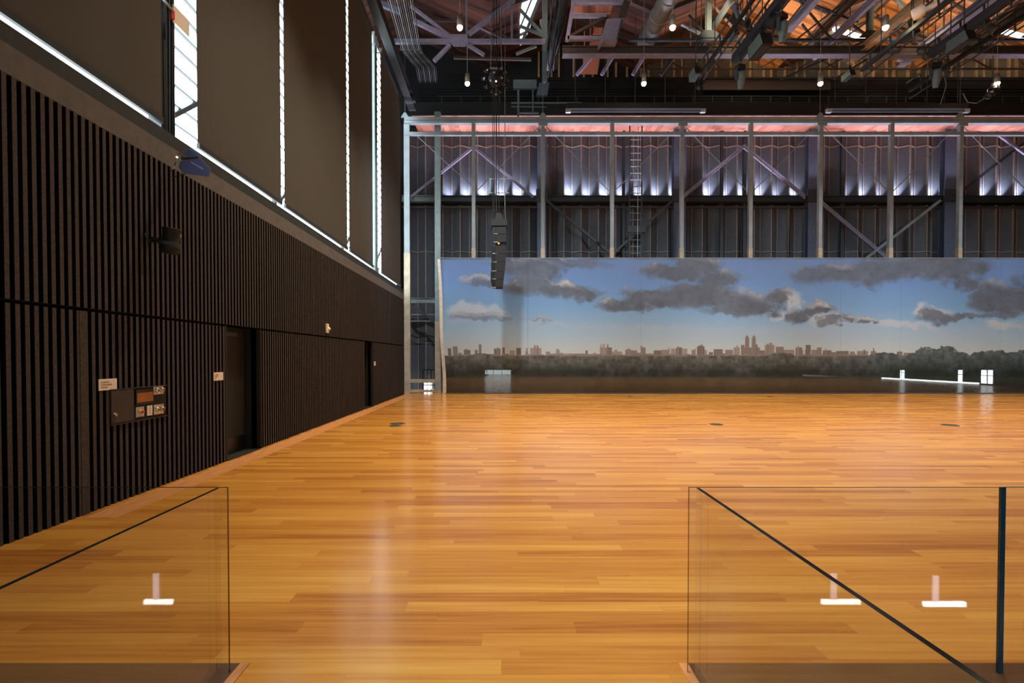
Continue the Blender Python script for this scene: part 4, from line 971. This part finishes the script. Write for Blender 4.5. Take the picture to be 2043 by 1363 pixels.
for p0, p1, w_ in (((1034, 180), (1034, 235), .1), ((1063, 180), (1063, 228), .06), ((1034, 176), (1072, 176), .05), ((1020, 206), (1160, 206), .08), ((1034, 226), (1075, 226), .08), ((1020, 213), (1090, 214), .05)):
    m = MB(); m.bar(P(*p0, 26.2), P(*p1, 26.2), w_, w_); m.build('platform_rail', 'green_grey', t)
m = MB(); m.box(P(1024, 176, 26.4), P(1070, 163, 26.6)); m.build('fascia_plate', 'green_grey', t)
m = MB(); m.prism([P(x, y, 26.0) for x, y in ((1076, 165), (1096, 165), (1092, 190), (1070, 190))], (0, 0.2, 0)); m.build('control_housing', 'steel_navy', t)

# ------------------------------------------------------------------ lamps
def pendant(x, y, lb, first=[None]):
    if first[0] is None:
        t = thing('pendant_downlight', (x, y, LAMP_Z), lb, 'lamp', 'glowing pendant downlights under the roof')
        m = MB(); m.lathe((x, y, LAMP_Z - 0.2), [(0.0, 0.02), (0.085, 0.02), (0.10, 0.0), (0.105, 0.0), (0.105, 0.36), (0.08, 0.40), (0.02, 0.42), (0.0, 0.42)], n=20); m.build('housing', 'galv', t)
        m = MB(); m.lathe((x, y, LAMP_Z - 0.235), [(0.0, -0.10), (0.05, -0.092), (0.085, -0.06), (0.105, -0.01), (0.10, 0.035)], n=18); m.build('lens', 'lamp_glow', t)
        m = MB(); m.tube([(x, y, LAMP_Z + 0.2), (x, y, roof_z(x) + 0.02)], 0.012, 6); m.build('suspension_cable', 'alu', t)
        first[0] = t; return t
    return copy_thing(first[0], (x, y, LAMP_Z), lb)
lbs = ['glowing pendant lamp left of the dark lamp cluster', 'glowing pendant lamp above the left end of the left long light', 'glowing pendant lamp between the two long hanging lights', 'glowing pendant lamp nearest the right edge of the photo',
       'glowing pendant lamp in front of the violet truss gusset', 'glowing pendant lamp beside the round air duct', 'glowing pendant lamp against the orange boards at upper right']
for (x, y), lb in zip(LAMPS, lbs): pendant(x, y, lb)
# long hanging lights
for i, (pa, pb_) in enumerate(((1131, 1403), (1649, 1927))):
    a, b_ = P(pa, 219, 24.2), P(pb_, 219, 24.2); zc_ = a.z
    t = thing('linear_light', ((a.x + b_.x) / 2, 24.2, zc_), 'long black hanging bar light over the frame, %s one' % ('left' if i == 0 else 'right'), 'light')
    m = MB(); m.box((a.x, 24.05, zc_), (b_.x, 24.35, zc_ + 0.25)); m.build('housing', 'black', t, 0.01)
    m = MB(); m.tube([(a.x + 0.02, 24.1, zc_ - 0.12), (b_.x - 0.02, 24.1, zc_ - 0.12)], 0.055, 10); m.build('reflector_tube', 'steel_navy', t)
    for x in (a.x + 0.05, b_.x - 0.05):
        m = MB(); m.box((x - 0.12, 24.04, zc_ - 0.18), (x + 0.12, 24.2, zc_ - 0.01)); m.build('end_bracket', 'alu', t, 0.01)
    for k in range(5):
        x = a.x + 0.4 + (b_.x - a.x - 0.8) * k / 4; m = MB(); m.tube([(x, 24.2, zc_ + 0.25), (x, 24.2, roof_z(x) + 0.02)], 0.016, 6); m.build('hanger_rod', 'steel_brown', t)
        m = MB(); m.lathe((x, 24.2, zc_ + 0.25), [(0.05, 0), (0.05, 0.05), (0, 0.07)], n=8); m.build('rod_nut', 'alu', t)
# cluster of small lamps
c = P(990, 158, 19.5)
t = thing('lamp_cluster', c, 'round cluster of small dark spotlights hung on two chains', 'lamp cluster')
rnd = random.Random(3)
for k in range(26):
    ph = math.acos(1 - 1.55 * (k + 0.5) / 26); th = k * 2.4
    d = Vector((math.sin(ph) * math.cos(th), math.sin(ph) * math.sin(th), -math.cos(ph) * 0.9))
    q = c + d * 0.42; m = MB(); m.lathe(q, [(0, 0), (0.055, 0), (0.065, 0.10), (0.06, 0.14), (0.05, 0.13)], d, 10); o = m.build('spot_head', 'black', t)
    m = MB(); m.lathe(q + d * 0.12, [(0, 0.012), (0.05, 0)], d, 10); m.build('lens', 'violet_lens' if k % 3 == 0 else 'chrome' if k % 3 == 1 else 'lens_dark', o)
m = MB(); m.lathe(c + Vector((0, 0, -0.28)), [(0, 0), (0.2, 0.05), (0.32, 0.28), (0.25, 0.5), (0, 0.6)], n=16); m.build('core_frame', 'black', t)
m = MB(); m.bar(c + Vector((-0.25, 0, 0.42)), c + Vector((0.25, 0, 0.40)), 0.06); m.build('spreader_bar', 'steel_violet', t)
for s in (-0.22, 0.22):
    m = MB()
    for k in range(14): m.lathe(c + Vector((s * (1 - k * 0.01), 0, 0.43 + 0.06 * k)), [(0, 0), (0.016, 0.015), (0.016, 0.035), (0, 0.055)], n=6)
    m.tube([c + Vector((s * 0.85, 0, 1.25)), c + Vector((s * 0.85, 0, 3.0))], 0.02, 6); m.build('chain', 'chain', t)
m = MB(); m.tube([c + Vector((0.0, 0, -0.3)), c + Vector((0, 0, -0.55))], 0.008, 6); m.lathe(c + Vector((0, 0, -0.62)), [(0, 0), (0.05, 0.02), (0.05, 0.05), (0, 0.07)], n=10); m.build('pendant_hook', 'galv', t)
m = MB(); m.lathe(c + Vector((0, -0.42, -0.32)), [(0, 0), (0.03, 0.01), (0.03, 0.03), (0, 0.04)], (0, -1, 0), 10); m.build('indicator', 'led', t)

# line array speaker
YS = 21.0
t = thing('line_array_speaker', P(992, 440, YS), 'curved black column of stacked loudspeakers hanging in front of the backdrop', 'speaker')
ytop = 452.0; pxs = [(982, 1010), (982, 1010), (981, 1010), (980.5, 1009.5), (980, 1009), (979.5, 1008.5), (979, 1006.5), (978, 1004.5), (981, 1003)]
hts = [452, 467, 483.5, 490.5, 506, 523, 541, 557, 573.5]
for k in range(8):
    if k == 2: continue
    ya_, yb_ = hts[k] + 0.3, hts[k + 1] - 0.3
    (l0, r0), (l1, r1) = pxs[k], pxs[k + 1]
    m = MB(); m.prism([P(l0 + 8, ya_, YS), P(r0, ya_, YS), P(r1, yb_, YS), P(l1 + 8, yb_, YS)], (0, 0.62, 0)); cb = m.build('cabinet', 'black', t, 0.008)
    m = MB(); m.prism([P(l0, ya_ + .5, YS + 0.02), P(l0 + 8, ya_ + 0.3, YS + 0.02), P(l1 + 8, yb_ - 0.3, YS + 0.02), P(l1 + 1, yb_ - .5, YS + 0.02)], (0, 0.56, 0)); m.build('grille', 'black_gloss', cb, 0.008)
    m = MB(); m.tube([P(l0 + 3, yb_, YS - 0.01), P(l0 + 11, yb_, YS - 0.01)], 0.012, 6); m.build('rigging_pin', 'alu', cb)
m = MB(); m.box(P(1000, 483.5, YS + 0.1), P(1009, 490, YS + 0.5)); m.build('spacer', 'black_gloss', t)
m = MB(); m.box(P(993, 484, YS - 0.01), P(997, 487.5, YS + 0.02)); m.build('tag_plate', 'amber', t)
m = MB(); m.box(P(980, 450, YS - 0.02), P(1012, 446, YS + 0.62)); m.build('bumper_frame', 'black', t)
for px in (984, 987, 991, 996, 1008):
    m = MB(); m.tube([P(px, 447, YS + 0.3), P(px, 432, YS + .3), P(px - 1, 380, YS + .3), Vector((P(px, 60, YS + .3).x, YS + .3, 17.9))], 0.014 if px != 991 else 0.022, 6); m.build('suspension_cable', 'black' if px != 1008 else 'chain', t)
m = MB(); m.prism([P(986, 446, YS + .25), P(1008, 446, YS + .25), P(1000, 425, YS + .25), P(990, 425, YS + .25)], (0, 0.1, 0)); m.build('hoist_motor', 'black', t)
m = MB()
for q in ((976, 385), (976, 357)): m.bar(P(q[0], q[1], YS + .4), P(1016, q[1], YS + .4), 0.03, 0.03)
m.bar(P(978, 357, YS + .4), P(978, 385, YS + .4), 0.03, 0.03); m.bar(P(993, 357, YS + .4), P(993, 385, YS + .4), 0.03, 0.03); m.build('cable_bracket', 'steel_teal', t)

# lighting bars with stage lights
BARS = [(1114, 14.2, 14, 21.8, .12, 'black_gloss'), (1502, 14.0, 14.5, 21.6, .10, 'black'), (1558, 13.8, 14.5, 20.4, .26, 'bar_navy'), (1894, 13.6, 14.5, 20.8, .16, 'bar_navy'), (2009, 13.7, 14.5, 19.9, .2, 'bar_navy'), (2090, 13.6, 14.5, 22.4, .14, 'black')]
bl = ['black lighting bar nearest the left bay, loaded with cables', 'slim black lighting bar crossing the orange boards', 'broad dark blue lighting bar carrying the black box', 'dark lighting bar under the white horn', 'dark lighting bar carrying the right grey-green box', 'dark lighting bar in the upper right corner']
def BX(i, y): px, Z = BARS[i][:2]; return Vector(((px - 1005) / 712 * (Z - 1.82), y, Z))
for i, (px, Z, y0, y1, w_, mt) in enumerate(BARS):
    a, b_ = BX(i, y0), BX(i, y1)
    t = thing('lighting_bar', a, bl[i], 'lighting bar')
    m = MB(); m.bar(a, b_, w_, 0.14 if w_ < 0.2 else 0.3); m.build('raceway', mt, t)
    m = MB(); m.tube([a + Vector((0.02, 0, -0.34)), b_ + Vector((0.02, 0, -0.34))], 0.03, 8); m.build('pipe', 'bar_navy', t)
    m = MB(); m.tube([a + Vector((-0.12, 0, 0.35)), b_ + Vector((-0.12, 0, 0.35))], 0.035, 8); m.build('top_pipe', 'steel_dark', t)
    for k in range(6):
        q = a.lerp(b_, (k + 0.5) / 6); m = MB(); m.bar(q + Vector((-0.05, 0, 0.4)), q + Vector((0, 0, -0.36)), 0.045); m.build('strap', 'steel_dark', t)
    for k in range(3):
        q = a.lerp(b_, (k + 0.5) / 3); m = MB(); m.tube([q + Vector((0, 0, 0.1)), q + Vector((0, 0, 2.6))], 0.018, 6); m.build('hanger', 'steel_brown', t)
# cable loom bulk on the left bar
t = thing('cable_loom', BX(0, 18), 'thick black bundle of cables on the lighting bar nearest the left bay', 'cables')
for k in range(5):
    m = MB(); o = Vector((0.16 + 0.07 * (k % 3), 0, -0.1 - 0.08 * (k % 2)))
    m.tube([BX(0, y) + o + Vector((0.03 * math.sin(y * 2 + k), 0, 0.04 * math.cos(y * 3 + k))) for y in np.linspace(15, 21.5, 14)], 0.045, 7); m.build('cable', 'black_gloss' if k % 2 else 'black', t)
def moving_head(loc, lb, yaw=0.0, tilt=0.0, first=[None], grp='moving head stage lights on the bars'):
    if first[0] is None:
        c = Vector(loc); t = thing('moving_head_light', c, lb, 'stage light', grp)
        m = MB(); m.box(c + Vector((-0.17, -0.13, -0.16)), c + Vector((0.17, 0.13, 0.0))); m.build('base', 'black', t, 0.02)
        m = MB(); m.box(c + Vector((-0.19, -0.06, -0.6)), c + Vector((-0.15, 0.06, -0.16))); m.box(c + Vector((0.15, -0.06, -0.6)), c + Vector((0.19, 0.06, -0.16))); m.build('yoke', 'steel_dark', t, 0.01)
        m = MB(); m.lathe(c + Vector((0, 0, -0.95)), [(0, 0), (0.075, 0.0), (0.09, 0.04), (0.12, 0.2), (0.14, 0.32), (0.14, 0.6), (0.11, 0.68), (0, 0.7)], (0.05, -0.1, 1), 18); hd = m.build('head', 'green_grey', t)
        m = MB(); m.lathe(c + Vector((0, 0, -0.965)), [(0, 0), (0.06, 0.006), (0.072, 0.016)], (0.05, -0.1, 1), 16); m.build('lens', 'lens_dark', hd)
        m = MB(); m.box(c + Vector((-0.05, -0.03, 0)), c + Vector((0.05, 0.03, 0.12))); m.build('clamp', 'galv', t)
        first[0] = t; t.rotation_euler = (tilt, 0, yaw); return t
    n = copy_thing(first[0], loc, lb, yaw); n.rotation_euler.x = tilt; return n
def BP(i, py): return BX(i, (BARS[i][1] - 1.82) / ((712 - py) / 1000))
PIPE = Vector((0.02, 0, -0.37))
moving_head(BP(2, 112) + PIPE + Vector((0, 0, -0.12)), 'grey moving head lamp hanging down below the cross beam in mid picture', 0.2)
moving_head(BP(2, 8) + PIPE + Vector((0.0, 0, -0.12)), 'grey moving head lamp at the top edge of the photo in mid picture', 0.5)
moving_head(BP(4, 108) + PIPE + Vector((0, 0, -0.12)), 'pale grey moving head lamp hanging below the cross beam at right', -0.2)
moving_head(BP(5, 20) + PIPE + Vector((-0.1, 0, -0.12)), 'grey moving head lamp at the top right corner', 0.3)
def flood(c, lb, s=1.0, drop=False):
    c = Vector(c); t = thing('flood_box', c, lb, 'stage light', 'box floodlights on the bars')
    v = [(-0.20, -0.75, -0.26), (0.26, -0.75, -0.26), (0.26, 0.5, -0.26), (-0.20, 0.5, -0.26), (-0.26, -0.62, 0.26), (0.20, -0.62, 0.26), (0.20, 0.4, 0.26), (-0.26, 0.4, 0.26)]
    m = MB(); m.add([c + Vector(q) * s for q in v], [(0, 3, 2, 1), (4, 5, 6, 7), (0, 1, 5, 4), (1, 2, 6, 5), (2, 3, 7, 6), (3, 0, 4, 7)])
    o = m.build('housing', ['black', 'box_side'], t, 0.01)
    for p in o.data.polygons:
        if abs(p.normal.x) > 0.7: p.material_index = 1
    m = MB(); m.box(c + Vector((-0.16, -0.6, -0.27)) * s, c + Vector((0.2, 0.4, -0.262)) * s); m.build('diffuser', 'steel_dark', o)
    m = MB(); m.bar(c + Vector((0, -0.3, 0.26)) * s, c + Vector((0, -0.3, 0.7)) * s, 0.05); m.bar(c + Vector((0.1, -0.3, 0.26)) * s, c + Vector((0.1, -0.3, 0.7)) * s, 0.03); m.build('yoke', 'black', t)
    if drop: m = MB(); m.tube([c + Vector((0, -0.3, 0.26)) * s, Vector((c.x, c.y - 0.3 * s, roof_z(c.x) + 0.02))], 0.02, 6); m.build('drop_pipe', 'steel_brown', t)
flood(P(1513, 96, 18.4), 'black box light with grey-green side hanging in mid picture', 0.85, True)
flood(P(1912, 86, 18.0), 'grey-green box light hanging at upper right under the bar', 0.72, True)
flood(P(1463, 72, 21.0), 'small grey-green box light left of the hanging black box', 0.45, True)
flood(P(1810, 70, 20.0), 'grey box light below the bar that carries the white horn', 0.62, True)
flood(P(1690, 152, 22.0), 'dark box light under the third pendant lamp', 0.5, True)
flood(P(1385, 150, 22.0), 'dark box light between the two glowing pendant lamps', 0.6, True)
def profile(loc, d, lb, mt='black', L=0.6, r=0.1):
    c = Vector(loc); d = Vector(d).normalized(); t = thing('profile_spotlight', c, lb, 'stage light')
    m = MB(); m.lathe(c - d * L / 2, [(0, 0), (r * 1.1, 0.02), (r * 1.2, L * 0.35), (r * 0.8, L * 0.42), (r * 0.8, L * 0.8), (r, L * 0.84), (r, L), (r * 0.85, L)], d, 18); hb = m.build('housing', mt, t)
    m = MB(); m.lathe(c + d * (L * 0.46), [(0, 0.01), (r * 0.84, 0)], d, 16); m.build('lens', 'lens_dark', hb)
    s = d.cross(Vector((0, 0, 1))); s = s.normalized() if s.length > 0.1 else Vector((1, 0, 0))
    m = MB(); m.bar(c - s * r * 1.4, c - s * r * 1.4 + Vector((0, 0, 0.26)), 0.03); m.bar(c + s * r * 1.4, c + s * r * 1.4 + Vector((0, 0, 0.26)), 0.03); m.bar(c - s * r * 1.4 + Vector((0, 0, 0.26)), c + s * r * 1.4 + Vector((0, 0, 0.26)), 0.03); m.build('yoke', 'steel_dark', t)
    m = MB(); m.box(c + Vector((-0.04, -0.04, 0.26)), c + Vector((0.04, 0.04, 0.42))); m.build('clamp', 'galv', t)
    m = MB(); m.tube([c + Vector((0, 0, 0.4)), Vector((c.x, c.y, roof_z(c.x) + 0.02))], 0.016, 6); m.build('drop_pipe', 'steel_brown', t)
profile(P(1850, 15, 17.6), (0.9, -0.6, 0.35), 'white horn-shaped stage light at upper right', 'sign_white', 0.85, 0.17)
profile(P(1547, 50, 17.4), (0.1, -0.5, -1), 'bulky black stage light with square body above the hanging black box', 'black', 0.75, 0.19)
profile(P(1470, 25, 18.4), (0.5, 0.4, -0.6), 'dark slanted stage light near the top edge over the orange boards', 'steel_navy', 0.6, 0.1)
profile(P(1492, 50, 19.4), (0.1, -0.3, -1), 'small black stage light on the slim bar', 'black', 0.5, 0.09)
profile(P(1822, 52, 18.6), (0.1, -0.3, -1), 'black stage light just left of the bar with the white horn', 'black', 0.5, 0.1)
profile(P(1842, 106, 18.8), (0.8, 0.5, -0.2), 'dark stage light above the pale grey moving head', 'steel_dark', 0.6, 0.11)
profile(P(1970, 52, 18.0), (0.4, -0.5, -0.8), 'dark tilted stage light near the top right corner', 'steel_brown', 0.8, 0.16)
profile(P(1980, 185, 22.5), (-0.7, -0.2, -0.5), 'dark stage light with violet lenses below the rightmost pendant lamp', 'black', 0.7, 0.14)
profile(P(1398, 168, 22.8), (-0.5, -0.2, -0.8), 'dark stage light left of the deep girder', 'black', 0.5, 0.12)
profile(P(1112, 60, 19.5), (0.1, -0.6, -1), 'black stage light on the bar loaded with cables, upper one', 'black', 0.6, 0.14)
profile(P(1106, 105, 21.2), (0.1, -0.6, -1), 'black stage light on the bar loaded with cables, lower one', 'black', 0.6, 0.14)
# white pipes rods
for i, (px, y0, y1, Y) in enumerate(((1378, 45, 95, 24.2), (1669, 78, 94, 24.2), (1883, 25, 58, 18.6), (1920, 60, 75, 23.8))):
    m = MB(); b_ = P(px, y1, Y); m.tube([Vector((b_.x, Y, roof_z(b_.x) + 0.02)), b_], 0.03, 6)
    single('rod', m, 'alu', ['thin pale rod under the round duct side strut', 'thin pale rod below the middle skylight strip', 'thin pale rod right of the white horn', 'thin pale rod below the right skylight strip'][i], 'rod')
